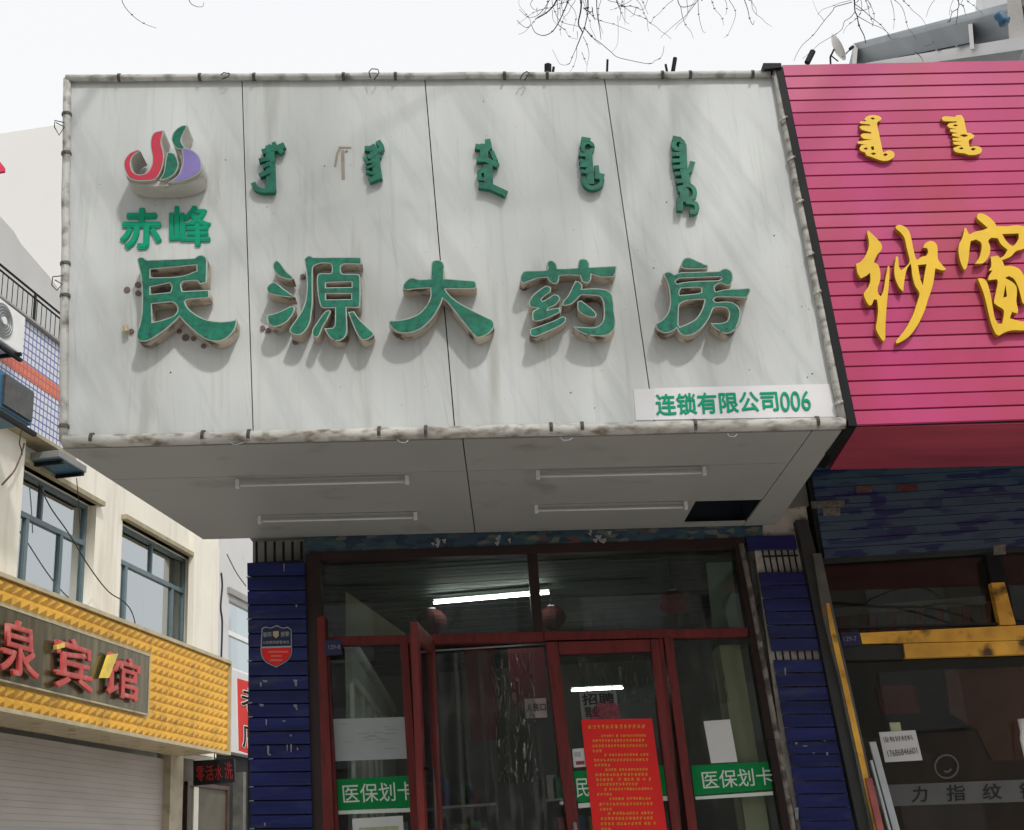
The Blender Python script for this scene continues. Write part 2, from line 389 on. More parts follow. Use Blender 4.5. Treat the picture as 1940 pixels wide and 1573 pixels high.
pan(mb, mid[1], mid[2], min(hy1, y1-.02), y1)
ys = S(1455, 949).y
pan(mb, mid[2], mid[3], y0, ys-gy); pan(mb, mid[2], mid[3], ys+gy, y1)
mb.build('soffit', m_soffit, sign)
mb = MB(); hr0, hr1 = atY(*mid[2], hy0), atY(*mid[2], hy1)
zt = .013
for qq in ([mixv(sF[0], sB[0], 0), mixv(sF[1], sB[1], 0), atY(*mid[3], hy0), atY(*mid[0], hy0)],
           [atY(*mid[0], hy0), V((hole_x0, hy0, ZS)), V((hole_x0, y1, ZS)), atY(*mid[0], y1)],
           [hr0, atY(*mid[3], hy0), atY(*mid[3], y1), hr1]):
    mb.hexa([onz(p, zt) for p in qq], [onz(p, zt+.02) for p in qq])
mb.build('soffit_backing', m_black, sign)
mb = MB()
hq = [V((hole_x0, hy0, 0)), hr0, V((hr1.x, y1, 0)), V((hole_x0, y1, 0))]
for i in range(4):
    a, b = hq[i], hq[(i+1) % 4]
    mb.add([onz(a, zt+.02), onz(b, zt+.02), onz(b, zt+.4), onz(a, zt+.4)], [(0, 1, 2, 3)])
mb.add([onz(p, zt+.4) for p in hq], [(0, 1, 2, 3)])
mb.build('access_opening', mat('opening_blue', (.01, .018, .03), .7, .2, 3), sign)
# pipe frame -----------------------------------------------------------------
def wob(a, b, n=14, w=.003):
    a, b = V(a), V(b); return [a+(b-a)*(i/n)+V((random.uniform(-w, w), 0, random.uniform(-w, w))) for i in range(n+1)]
TLp, TRp, BRp, BLp = [B.pt(*p, .0) for p in (B.un(128, 151), B.un(1458, 144), B.un(1590, 806), B.un(122, 836))]
off = V((0, -.018, 0))
MB().tube(wob(TLp+off, TRp+off), .019, 10).build('top_pipe', m_pipe, sign, smooth=True)
MB().tube(wob(BLp+off+V((0, 0, -.005)), BRp+off+V((.02, 0, .005))), .030, 12).build('bottom_pipe', m_pipe2, sign, smooth=True)
MB().tube(wob(TLp+off*.5, BLp+off*.5), .021, 10).build('left_pipe', m_pipe, sign, smooth=True)
r0, r1 = B.pt(*B.un(1467, 132), .02), B.pt(*B.un(1596, 800), .02)
MB().tube(wob(r0, r1), .024, 10).build('right_pipe', m_pipe2, sign, smooth=True)
# stitched band / canvas edge near the top
m_clamp = mat('grimy_clamp', (.10, .095, .085), .7, .4, 20)
def clamps(a, b, fr, r, mname=m_clamp):
    for f in fr:
        p = a+(b-a)*f; d = (b-a).normalized()
        mb = MB(); mb.tube([p-d*.008, p+d*.008], r, 10)
        mb.tube([p+V((0, -r, 0)), p+V((0, -r-.012, -.01))], .005, 6)
        mb.build('clamp', mname, sign)
fx = lambda xs, x0, x1: [(x-x0)/(x1-x0) for x in xs]
clamps(TLp+off, TRp+off, fx([227, 378, 480, 648, 746, 952, 1033, 1252, 1305, 1424], 128, 1458), .0225)
clamps(BLp+off, BRp+off+V((.02, 0, .01)), fx([176, 384, 470, 715, 803, 1040, 1099, 1314, 1548], 122, 1600), .034)
clamps(TLp+off*.5, BLp+off*.5, fx([225, 305, 520, 580, 812], 150, 836), .026)
clamps(r0, r1, fx([240, 320, 405, 505, 575, 770], 132, 800), .029, m_pipe2)
# loose wires twisted round the frame
def loopwire(px, Y, r=.003, m=m_wire):
    mb = MB(); pts = [UY(x, y, Y) for x, y in px]; mb.tube(pts, r, 5); mb.build('tie_wire', m, sign, smooth=True)
loopwire([(418, 142), (424, 137), (436, 140), (430, 146), (420, 150)], YB-.05)
loopwire([(702, 148), (699, 136), (704, 130), (716, 131), (718, 138), (709, 150)], YB-.05)
loopwire([(985, 150), (990, 140), (998, 135), (1003, 138), (994, 152)], YB-.05)
loopwire([(122, 232), (104, 228), (103, 240), (112, 256), (122, 240), (106, 232)], YB-.04)
loopwire([(120, 522), (100, 524), (98, 540), (108, 550), (118, 538), (104, 530)], YB-.04)
loopwire([(752, 832), (758, 838), (768, 839), (774, 833)], YB-.045, .0025, m_steel)
loopwire([(1060, 828), (1066, 834), (1078, 834), (1086, 829)], YB-.045, .0025, m_steel)
loopwire([(1378, 821), (1382, 827), (1392, 827), (1397, 822)], YB-.045, .0025, m_steel)
loopwire([(432, 833), (444, 843), (462, 838)], YB-.045, .0025, m_steel)
# bracket stubs standing on top of the frame
for (a, b, w) in (((1038, 140), (1038, 123), .022), ((1047, 140), (1049, 127), .008), ((1150, 136), (1151, 113), .007), ((1275, 134), (1279, 110), .013), ((1264, 137), (1261, 122), .007), ((427, 146), (434, 139), .008)):
    MB().tube([UY(*a, YB+.03), UY(*b, YB+.03)], w, 6).build('stub', m_black, sign)
# ---------------------------------------------------------------- main characters (traced outlines)
A1 = ((200, 460), 3.5926); A2 = ((720, 460), 4.0417); A3 = ((1160, 460), 3.746)
chars = []
chars.append((A1, 'min', [[[(212,110),(235,95),(262,100),(285,115),(600,103),(625,88),(655,82),(685,98),(692,130),(688,268),(640,280),(618,256),(530,262),(514,288),(524,328),(705,320),(708,372),(560,384),(540,398),(560,440),(620,490),(700,525),(790,535),(860,528),(893,518),(890,560),(865,610),(820,650),(770,668),(700,662),(640,630),(580,580),(530,530),(503,500),(480,525),(420,580),(350,630),(290,665),(240,668),(215,650),(212,610),(230,560),(245,480),(248,350),(240,230),(222,150)],
    [(305,180),(618,150),(620,190),(500,228),(305,235)], [(305,300),(435,272),(450,300),(440,335),(305,348)], [(315,415),(440,402),(475,415),(490,450),(470,490),(400,520),(320,540)]]]))
chars.append((A1, 'yuan', [[[(1150,125),(1170,118),(1195,140),(1230,190),(1270,225),(1282,245),(1250,248),(1190,230),(1150,195),(1137,155)]],
    [[(1105,290),(1135,268),(1165,275),(1210,310),(1260,345),(1290,368),(1240,368),(1160,355),(1110,340),(1095,315)]],
    [[(1098,490),(1150,480),(1210,455),(1265,430),(1290,440),(1280,475),(1240,530),(1190,560),(1140,568),(1105,540)]],
    [[(1350,110),(1375,88),(1400,88),(1415,97),(1730,97),(1742,112),(1742,145),(1625,143),(1602,158),(1602,195),(1620,210),(1715,212),(1733,232),(1733,425),(1715,440),(1640,438),(1645,590),(1635,635),(1600,662),(1555,662),(1520,635),(1488,582),(1545,578),(1560,555),(1562,442),(1480,442),(1460,420),(1445,350),(1438,260),(1442,222),(1460,207),(1532,207),(1540,190),(1538,155),(1522,140),(1475,138),(1435,148),(1412,170),(1410,300),(1410,400),(1400,500),(1385,560),(1350,608),(1310,625),(1265,615),(1253,585),(1290,530),(1330,470),(1358,400),(1370,300),(1365,200)],
     [(1500,270),(1675,265),(1675,300),(1500,303)], [(1500,345),(1672,345),(1672,382),(1500,385)]],
    [[(1490,470),(1520,455),(1535,465),(1510,520),(1480,570),(1455,630),(1430,645),(1408,625),(1408,590),(1440,540)]],
    [[(1650,470),(1690,465),(1730,520),(1780,570),(1822,610),(1822,630),(1785,655),(1745,660),(1715,625),(1680,550)]]]))
chars.append((A2, 'da', [[[(395,150),(410,135),(450,130),(485,150),(492,190),(492,272),(600,280),(720,290),(738,310),(740,340),(715,350),(500,352),(520,385),(580,440),(680,500),(800,560),(860,590),(875,620),(870,650),(830,695),(770,722),(735,720),(680,660),(600,560),(520,460),(482,425),(465,470),(420,550),(360,620),(290,670),(210,690),(140,685),(90,650),(65,610),(68,597),(150,590),(240,570),(310,530),(360,470),(385,410),(385,345),(290,350),(200,360),(172,350),(175,320),(210,280),(250,265),(300,278),(385,275),(388,200)]]]))
chars.append((A2, 'yao', [[[(1075,250),(1095,220),(1130,212),(1270,208),(1285,190),(1275,160),(1290,135),(1320,135),(1350,160),(1360,195),(1440,195),(1510,190),(1518,140),(1540,122),(1580,125),(1600,150),(1605,185),(1700,180),(1812,175),(1810,220),(1790,260),(1700,262),(1620,240),(1612,290),(1580,305),(1545,295),(1530,250),(1440,245),(1375,252),(1365,300),(1330,315),(1295,290),(1280,265),(1210,270),(1150,290),(1100,310),(1070,290)]],
    [[(1150,430),(1180,390),(1230,350),(1275,325),(1310,340),(1305,375),(1265,405),(1235,430),(1245,445),(1290,420),(1330,395),(1365,400),(1378,430),(1350,470),(1290,500),(1285,512),(1330,500),(1375,495),(1380,530),(1340,550),(1260,585),(1200,600),(1170,590),(1165,545),(1175,520),(1210,500),(1150,490),(1138,460)]],
    [[(1150,660),(1250,625),(1340,590),(1395,562),(1422,570),(1422,600),(1370,640),(1280,680),(1200,715),(1155,710),(1148,685)]],
    [[(1495,290),(1530,300),(1550,330),(1545,352),(1640,348),(1720,355),(1765,380),(1785,420),(1795,520),(1805,600),(1795,660),(1750,700),(1680,712),(1600,705),(1530,680),(1480,640),(1560,645),(1640,645),(1690,620),(1712,570),(1712,480),(1700,430),(1670,405),(1600,400),(1540,400),(1510,430),(1470,465),(1430,478),(1395,480),(1400,450),(1440,400),(1470,340)]],
    [[(1510,450),(1540,440),(1580,470),(1630,510),(1660,545),(1650,570),(1600,565),(1550,545),(1515,510)]]]))
chars.append((A3, 'fang', [[[(488,140),(510,110),(540,103),(580,115),(640,145),(682,158),(680,180),(600,185),(520,182),(485,170)]],
    [[(362,220),(385,205),(415,208),(440,225),(480,210),(600,205),(750,200),(780,185),(815,182),(848,205),(858,250),(845,290),(815,300),(770,285),(735,300),(725,320),(735,345),(800,330),(900,325),(975,318),(980,345),(960,388),(880,385),(740,385),(720,405),(740,420),(800,415),(860,425),(900,460),(910,510),(895,570),(865,620),(820,642),(770,630),(720,595),(700,568),(760,570),(810,555),(828,520),(825,480),(800,458),(740,455),(715,470),(690,530),(640,600),(580,645),(520,658),(480,640),(458,605),(430,625),(380,640),(340,625),(312,600),(310,575),(360,540),(395,490),(408,440),(405,350),(390,280)],
     [(447,272),(480,252),(600,246),(762,240),(775,252),(750,265),(600,270),(500,280),(460,290)], [(475,350),(490,322),(600,315),(632,320),(632,350),(590,360),(480,370)],
     [(478,440),(520,412),(600,402),(655,402),(640,460),(600,530),(540,570),(480,595),(470,580),(472,500)]]]))
LT = .10
labs = {'min': 'boxy green character, leftmost of the large five', 'yuan': 'green character of many strokes with three drops', 'da': 'green character of one cross bar and two legs', 'yao': 'green character under a grass top', 'fang': 'green character, rightmost of the large five'}
for (org, s), nm, pieces in chars:
    allme = None; first = True; parent_letter = None
    loops = []
    for pc in pieces: loops += pxloops(B, pc, LT, org, s)
    body = shape('channel_letter', B, loops, m_gside, sign, .012, LT-.004)
    body['label'] = labs[nm]
    shape('letter_rim', B, loops, m_gtrim, body, LT-.004, LT)
    # the face sits inside the rim
    for pc in pieces: pass
    shape('letter_face', B, loops, m_green, body, LT-.003, LT+.003, offset=-.0058)
# studs and old glue marks round the characters
for i, (x, y) in enumerate([(241, 549), (262, 540), (340, 628), (352, 640), (367, 642), (386, 656), (262, 556), (508, 627), (560, 648), (498, 622), (250, 628), (574, 525)]):
    p = B.un(x, y); r = random.uniform(.012, .022)
    MB().tube([B.pt(*p, 0), B.pt(*p, .006+.0005*i)], r, 9).build('glue_mark', mat('old_glue', (.20, .14, .13), .8, .4, 30), sign)
mk = MB().tube([B.pt(*B.un(238, 620), .012), B.pt(*B.un(244, 634), .03)], .013, 8); mk.build('bare_bracket', m_trim, sign)
# spots of dirt on the face
mk = MB()
for i in range(34):
    x, y = random.uniform(150, 1560), random.uniform(175, 800)
    p = B.un(x, y); r = random.uniform(.0015, .0045)
    mk.tube([B.pt(*p, 0), B.pt(*p, .0012)], r, 6)
mk.build('speck', m_black, sign)
# ---------------------------------------------------------------- emblem
E_ = ((0, 0), 3.025); ED = .15
logo_red = [[(900,752),(940,745),(928,790),(925,820),(935,860),(940,905),(930,960),(905,1010),(870,1032),(800,1035),(745,1022),(718,985),(708,940),(718,905),(750,872),(795,855),(805,865),(770,885),(752,915),(750,950),(765,985),(800,1000),(845,985),(868,945),(872,900),(862,840),(865,790),(880,762)]]
logo_g1 = [[(960,870),(1000,880),(1020,920),(1020,960),(995,1000),(950,1025),(912,1030),(938,985),(948,920)]]
logo_g2 = [[(982,795),(1000,750),(1040,720),(1075,717),(1058,752),(1042,785),(1040,812),(1060,846),(1030,852),(1000,838)]]
logo_p = [[(1038,846),(1075,850),(1112,866),(1145,900),(1156,950),(1145,985),(1100,1014),(1040,1036),(960,1046),(1000,1022),(1032,985),(1048,930),(1046,885)]]
emb = None
for i, (lp, mm) in enumerate(((logo_red, m_red), (logo_g1, m_green), (logo_g2, m_green), (logo_p, m_purple))):
    L = pxloops(B, lp, ED, *E_)
    if i == 0:
        bowl = [[(712,985),(745,1028),(800,1041),(880,1038),(960,1032),(1010,1012),(1032,975),(1040,930),(1022,880),(1000,850),(1035,850),(1060,900),(1058,950),(1040,1000),(1020,1034),(1060,1034),(1110,1012),(1150,985),(1160,1000),(1120,1035),(1040,1058),(920,1066),(800,1062),(740,1040)]]
        m_es = mat('emblem_grey', (.50, .475, .44), .6, .12, 8, dirt=(.20, .16, .12), dthr=(.58, .8), dscale=6)
        emb = shape('emblem', B, pxloops(B, bowl, ED-.02, *E_), m_es, sign, .012, ED-.02)
    shape('emblem_side', B, L, m_es, emb, .012, ED-.004); shape('emblem_rim', B, L, m_gtrim, emb, ED-.004, ED)
    shape('emblem_face', B, L, mm, emb, ED-.003, ED+.002, offset=-.005)
# small characters by film
text_quad('small_lettering', '赤', B, [(233, 396), (305, 396), (304, 470), (228, 470)], .008, m_glett, sign, bold=.004, thick=.006, copies=8, sh=.03)
text_quad('small_lettering', '峰', B, [(322, 391), (397, 391), (400, 465), (322, 465)], .008, m_glett, sign, bold=.004, thick=.006, copies=6, sh=.022)
# vertical script words
Z7, Z8 = ((440, 230), 4.217), ((880, 230), 4.042)
w1 = [([(300,200),(305,380),(310,540)],58),([(335,548),(240,550),(190,530),(168,492)],32),([(245,240),(300,222)],38),([(290,205),(350,215),(410,190)],42),([(330,170),(352,210)],26),([(370,205),(395,245)],34),([(220,312),(290,300)],30),([(250,360),(290,345)],28),([(225,432),(290,405)],34)]
w2 = [([(1110,200),(1140,240),(1150,280)],60),([(1140,280),(1165,450)],56),([(1065,215),(1130,215)],38),([(1165,160),(1195,212),(1150,245),(1090,285)],34),([(1062,290),(1080,328),(1122,318)],18),([(1070,372),(1130,350)],16),([(1075,400),(1130,418)],16),([(1168,445),(1100,470)],34)]
w3 = [([(90,190),(190,205)],38),([(178,140),(192,205)],34),([(150,180),(150,262)],52),([(210,230),(240,300)],26),([(100,292),(160,290),(250,335)],36),([(180,340),(185,480)],55),([(112,385),(160,375)],24),([(112,390),(120,440),(165,450)],22),([(118,490),(200,500),(312,552)],42)]
w4 = [(ell(945,195,38,38),20),([(915,125),(900,190)],26),([(900,130),(960,140)],26),([(950,225),(965,470)],46),([(880,252),(940,258)],26),([(888,300),(940,315)],24),([(890,335),(940,338)],22),([(898,382),(945,388)],28),([(1010,345),(1018,405),(1062,420)],30),([(908,430),(930,488),(980,512),(1040,490),(1052,440),(1005,425)],24)]
w5 = [(ell(1640,175,36,36),24),([(1600,125),(1650,135)],32),([(1672,180),(1680,385)],46),([(1598,250),(1670,250)],22),([(1598,300),(1670,298)],22),([(1605,350),(1670,345)],22),([(1620,402),(1700,395)],22),([(1745,315),(1730,372),(1685,392)],34),([(1685,400),(1702,475)],50),([(1628,462),(1690,455)],24),([(1636,512),(1690,498)],20),([(1650,540),(1700,492),(1752,515),(1760,575),(1710,600)],28),([(1680,530),(1690,610)],56),([(1648,595),(1648,680)],38),([(1700,620),(1768,635),(1775,690),(1730,700)],30)]
for ss, (o_, s_) in ((w1, Z7), (w2, Z7), (w3, Z8), (w4, Z8), (w5, Z8)):
    strokes(B, ss, o_, s_, .035, .03).build('script_word', m_green, sign)
strokes(B, [([(865,205),(840,250),(822,355)],12),([(850,205),(950,207)],8),([(882,230),(888,455)],16),([(905,240),(920,230)],10)], *Z7, .0025, .002).build('rust_ghost', m_rust, sign)
# ---------------------------------------------------------------- white strip with company line
stk = thing('film_strip', B.pt(*B.un(1380, 795), .003), 'white film strip with green company line and number 006 in the lower right corner', 'sticker')
MB().prism(B, [(1200, 737), (1572, 727), (1588, 788), (1205, 796)], .0005, .003).build('film', mat('strip_white', (.74, .74, .75), .45, .05, 3), stk)
MB().prism(B, [(1240, 735), (1572, 727), (1586, 789), (1238, 795)], .0032, .0042).build('film_overlay', mat('strip_white2', (.78, .77, .79), .45, .04, 3), stk)
text_quad('lettering', '连锁有限公司', B, [(1241, 747), (1471, 740), (1476, 778), (1244, 787)], .0062, m_glett, stk, bold=.003, thick=.0015, copies=4, sh=.0035)
text_quad('lettering', '006', B, [(1477, 743), (1533, 740), (1537, 777), (1480, 780)], .0062, m_glett, stk, bold=.012, thick=.0015)
# ---------------------------------------------------------------- fluorescent fittings under the canopy
m_dullw = mat('dull_white_tube', (.66, .66, .64), .5, .1, 6)
FG = 'unlit fluorescent fittings under the canopy'
fl = [((447, 921), (775, 911), 'unlit tube fitting under the canopy, front left of the four'), ((490, 990), (790, 978), 'unlit tube fitting under the canopy, back left nearest the street door pillar'),
      ((1016, 903), (1338, 895), 'unlit tube fitting under the canopy, front right of the four'), ((1013, 968), (1303, 960), 'unlit tube fitting under the canopy beside the dark opening')]
for a, b, lab in fl:
    p, q_ = S(*a, .035), S(*b, .035); yy = (p.y+q_.y)/2; p.y = q_.y = yy; zl, zr = zsf(p.x), zsf(q_.x)
    t = thing('tube_light', ((p.x+q_.x)/2, yy, ZS), lab, 'light', FG)
    MB().hexa([V((p.x+.02, yy-.012, zl-.016)), V((q_.x-.02, yy-.012, zr-.016)), V((q_.x-.02, yy-.012, zr-.002)), V((p.x+.02, yy-.012, zl-.002))], [V((p.x+.02, yy+.012, zl-.016)), V((q_.x-.02, yy+.012, zr-.016)), V((q_.x-.02, yy+.012, zr-.002)), V((p.x+.02, yy+.012, zl-.002))]).build('base_rail', m_soffit, t)
    MB().tube([p+V((.02, 0, 0)), q_-V((.02, 0, 0))], .0062, 10).build('tube', m_dullw, t, smooth=True)
    for e, sgn in ((p, 1), (q_, -1)):
        MB().box((e.x, yy-.013, e.z-.014), (e.x+sgn*.02, yy+.013, e.z+.033)).build('end_cap', m_dullw, t, bevel=.002)
# ================================================================== PHARMACY BUILDING
ph = thing('shop_building', (.25, YWALL+2.5, 0), 'single storey shop with blue tiled pillars and red-brown glass front under the white sign', 'building')
DEPTH = 5.0
xl, xr = W.un(470, 1300)[0], W.un(1560, 1120)[0]
bld = MB()
bld.box((xl, YWALL+.03, 3.6), (xr, YWALL+.25, 5.3))            # wall behind the sign
bld.box((xl, YWALL+.25, 0), (xl+.2, YWALL+DEPTH, 5.3)); bld.box((xr-.2, YWALL+.25, 0), (xr, YWALL+DEPTH, 5.3)); bld.box((xl, YWALL+DEPTH, 0), (xr, YWALL+DEPTH+.2, 5.3))
bld.build('wall', m_room, ph)
MB().box((xl-.02, YWALL+.02, 5.31), (xr+.02, YWALL+DEPTH+.25, 5.45)).build('roof', m_conc, ph)
MB().box((xl+.21, YWALL+.26, .01), (xr-.21, YWALL+DEPTH-.01, .03)).build('floor', m_conc, ph)
# interior ceiling made of narrow strips
ZC = 3.42; mb = MB(); y = YWALL+.27; 
while y < YWALL+DEPTH-.02:
    dz = random.uniform(0, .006); mb.box((xl+.21, y, ZC+dz), (xr-.21, y+.088, ZC+.03)); y += .1
mb.build('ceiling', m_tint, ph)
MB().box((xl+.2, YWALL+.26, ZC+.031), (xr-.2, YWALL+DEPTH-.01, ZC+.05)).build('ceiling_backing', m_black, ph)
# left tiled pillar
def tile_mat():
    return mat('blue_tile', (.011, .017, .100), .24, .5, 2.6, spec=.35, stretch=(.5, .5, 5), dirt=(.045, .055, .10), dthr=(.56, .8), dscale=4, dst=(1, 1, 4), bump=.35, bscale=9)
m_tile = tile_mat(); m_grout = mat('grout_dark', (.02, .02, .025), .9, .3, 9)
def pillar(px_rows, P, parent, d=.0, thick=.02):
    """rows: list of (yTop,yBot,xl_top,xr_top,xl_bot,xr_bot)"""
    mb = MB()
    for (yt, yb, a, b, c, e) in px_rows:
        j = random.uniform(-.0015, .003)
        mb.prism(P, [(a, yt[0]), (b, yt[1]), (e, yb[1]), (c, yb[0])], d-thick, d+j)
    return mb.build('pillar_tiles', m_tile, parent, bevel=.003)
def rows(y0, y1, xlf, xrf, slope, pitch=25.5, gap=2.2):
    out = []; y = y0
    while y < y1:
        p = pitch*random.uniform(.96, 1.04); e = y+p-gap
        def xx(f, yy): return f(yy)
        a, b, c, d = xlf(y), xrf(y), xlf(e), xrf(e)
        out.append(((y, y+slope*(b-a)), (e, e+slope*(d-c)), a, b, c, d)); y += p
    return out
Lx = lambda y: 468+(y-1065)*.014; Rx = lambda y: 577+(y-1065)*.030
pillar(rows(1066, 2100, Lx, Rx, -.012, pitch=26.5), W, ph, d=.02)
core = MB(); (a0, b0), (a1, _) = W.un(472, 1066), W.un(573, 1066)
core.box((a0, YWALL, 0), (a1, YWALL+.24, b0)); core.build('pillar_core', m_grout, ph)
# bare cage of bars above the pillar
mb = MB()
for i in range(7):
    x = 486+i*17; mb.tube([UY(x, 1026, YWALL+.05), UY(x+.5, 1070, YWALL+.05)], .008, 6)
mb.build('bare_bars', m_black, ph)
mb = MB().box((a0, YWALL+.12, b0-.02), (a1+.02, YWALL+.2, 3.62)); mb.build('bare_panel', m_conc, ph)
# mortar crumbs at the pillar edge and chips
m_mort = mat('mortar', (.24, .26, .32), .9, .2, 30)
for (x, y, w_, h_) in [(497,1288,10,4),(492,1292,4,9),(555,1287,9,5),(558,1292,5,8),(491,1333,9,5),(556,1334,7,6),(560,1340,4,5),(503,1362,3,12),(535,1364,6,3),(506,1412,4,18),(507,1428,7,3),(543,1410,2,13),(550,1409,3,16),(562,1416,3,5),(549,1391,4,4),(500,1558,3,7),(537,1067,2,16),(560,1144,3,6)]:
    MB().prism(W, [(x, y), (x+w_, y+1), (x+w_*.8, y+h_), (x+w_*.2, y+h_*.9)], .02, .026+random.uniform(0, .001)).build('mortar_chip', m_mort, ph)
yy = 1092
while yy < 1600:
    x = Lx(yy); MB().prism(W, [(x-2, yy), (x+7, yy-.5), (x+6, yy+1.6), (x-2, yy+2)], .02, .025).build('mortar_chip', m_mort, ph); yy += 26.5*random.choice((1, 2, 3))
# header strip of torn poster paper / mosaic
HM = bpy.data.materials.new('mosaic_header'); HM.use_nodes = True; N, L = HM.node_tree.nodes, HM.node_tree.links
tc = N.new('ShaderNodeTexCoord'); vo = N.new('ShaderNodeTexVoronoi'); vo.inputs['Scale'].default_value = 16; mp = N.new('ShaderNodeMapping'); mp.inputs['Scale'].default_value = (1, 1, 2.5)
cr = N.new('ShaderNodeValToRGB'); cr.color_ramp.interpolation = 'CONSTANT'
for i, (p, c) in enumerate([(0, (.03, .07, .10)), (.25, (.02, .04, .06)), (.45, (.05, .09, .09)), (.6, (.03, .06, .10)), (.75, (.13, .13, .11)), (.87, (.12, .05, .05)), (.92, (.04, .07, .10))]):
    e = cr.color_ramp.elements[i] if i < 2 else cr.color_ramp.elements.new(p); e.position = p; e.color = c+(1,)
sp = N.new('ShaderNodeSeparateColor')
L.new(tc.outputs['Object'], mp.inputs[0]); L.new(mp.outputs[0], vo.inputs['Vector']); L.new(vo.outputs['Color'], sp.inputs[0]); L.new(sp.outputs[0], cr.inputs[0]); L.new(cr.outputs[0], N['Principled BSDF'].inputs['Base Color']); N['Principled BSDF'].inputs['Roughness'].default_value = .8
MB().prism(W, [(578, 1000), (1445, 970), (1445, 1020), (578, 1050)], -.08, -.02).build('header', HM, ph)
for x in (828, 948, 1128, 1136):
    y = 1016-(x-828)*.03
    for k in range(5):
        dx, dy = random.uniform(-14, 14), random.uniform(-3, 18)
        MB().prism(W, [(x+dx, y+dy), (x+dx+random.uniform(5, 12), y+dy-2), (x+dx+6, y+dy+random.uniform(4, 9))], -.02, -.012+k*.0008).build('plaster_scrap', m_conc, ph)
# --------- storefront frame
fr = MB()
FD0, FD1 = -.12, -.03
def bar(mb, q, d0=FD0, d1=FD1, P=W): mb.prism(P, q, d0, d1)
bar(fr, [(578, 1050), (606, 1049), (632, 1573+300), (600, 1573+300)], -.14, -.005)
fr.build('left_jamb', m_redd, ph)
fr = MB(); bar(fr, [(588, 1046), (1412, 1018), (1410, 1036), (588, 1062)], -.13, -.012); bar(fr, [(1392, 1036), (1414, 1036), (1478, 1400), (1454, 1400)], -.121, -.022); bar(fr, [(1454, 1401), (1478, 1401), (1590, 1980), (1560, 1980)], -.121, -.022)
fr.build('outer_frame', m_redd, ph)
fr = MB()
bar(fr, [(600, 1170), (615, 1165), (633, 1573), (650, 1980), (630, 1980), (612, 1573)], -.1, -.002)
bar(fr, [(616, 1206), (1030, 1196), (1030, 1214), (616, 1222)])
bar(fr, [(1031, 1196), (1418, 1189), (1418, 1205), (1031, 1213)])
bar(fr, [(617, 1228), (622, 1228), (642, 1573), (660, 1980), (650, 1980), (634, 1573)], FD0, -.04)
fr.build('frame', m_redf, ph, bevel=.003)
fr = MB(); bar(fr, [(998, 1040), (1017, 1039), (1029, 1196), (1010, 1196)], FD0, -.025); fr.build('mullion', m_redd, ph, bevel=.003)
fr = MB()
bar(fr, [(757, 1210), (772, 1209), (796, 1573), (822, 1980), (806, 1980), (779, 1573)], FD0, -.028)
fr.build('post', m_redf, ph, bevel=.003); fr = MB()
bar(fr, [(774, 1214), (788, 1214), (812, 1573), (838, 1980), (825, 1980), (799, 1573)], FD0, -.045)
fr.build('post', m_redf, ph, bevel=.003); fr = MB()
bar(fr, [(1247, 1209), (1256, 1209), (1292, 1573), (1332, 1980), (1322, 1980), (1283, 1573)], FD0, -.035)
fr.build('post', m_redf, ph, bevel=.003); fr = MB()
bar(fr, [(1258, 1206), (1274, 1206), (1322, 1573), (1372, 1980), (1352, 1980), (1304, 1573)], FD0, -.02)
fr.build('post', m_redf, ph, bevel=.003)
# windows (each pane its own part)
def pane(q, name='window_pane', d=-.08, mt=g_pane):
    st = [W.un(x, y, d) for x, y in q]
    return MB().hexa([W.pt(a, b, d) for a, b in st], [W.pt(a, b, d-.006) for a, b in st]).build(name, mt, ph)
pane([(605, 1058), (1001, 1044), (1013, 1200), (612, 1210)])
pane([(1012, 1044), (1396, 1032), (1412, 1193), (1025, 1200)])
pane([(622, 1218), (760, 1214), (806, 1900), (650, 1900)])
pane([(1272, 1203), (1418, 1200), (1540, 1900), (1362, 1900)])
# --------- closed door leaf (right)
dr = thing('_tmp', (0, 0, 0), 'x', 'x'); bpy.data.objects.remove(dr)
Dm = MB(); dd0, dd1 = -.10, -.015
Dm.prism(W, [(1034, 1216), (1056, 1215), (1078, 1400), (1098, 1573), (1146, 1980), (1124, 1980), (1076, 1573), (1054, 1400)], dd0, dd1)
Dm.prism(W, [(1232, 1210), (1247, 1210), (1270, 1400), (1290, 1573), (1338, 1980), (1318, 1980), (1274, 1573), (1252, 1400)], dd0, dd1)
Dm.prism(W, [(1057, 1215.5), (1231, 1210.5), (1234, 1233), (1059, 1239)], dd0, dd1-.001)
Dm.prism(W, [(1128, 1900), (1310, 1885), (1322, 1979), (1140, 1979)], dd0, dd1-.001)
door = Dm.build('door', m_redf, ph, bevel=.004); door['label'] = 'closed red-brown glazed door leaf'
st = [W.un(x, y, -.06) for x, y in [(1050, 1236), (1238, 1230), (1325, 1900), (1128, 1900)]]
MB().hexa([W.pt(a, b, -.06) for a, b in st], [W.pt(a, b, -.066) for a, b in st]).build('door_glass', g_pane, door)
lp = W.pt(*W.un(1064, 1521), -.014)
MB().tube([lp, lp+V((0, -.02, 0))], .012, 12).build('lock', m_steel, door, smooth=True)
MB().tube([W.pt(*W.un(1088, 1560), -.01), W.pt(*W.un(1088, 1560), .045), W.pt(*W.un(1130, 1880), .045), W.pt(*W.un(1130, 1880), -.01)], .011, 8).build('handle', m_steel, door, smooth=True)
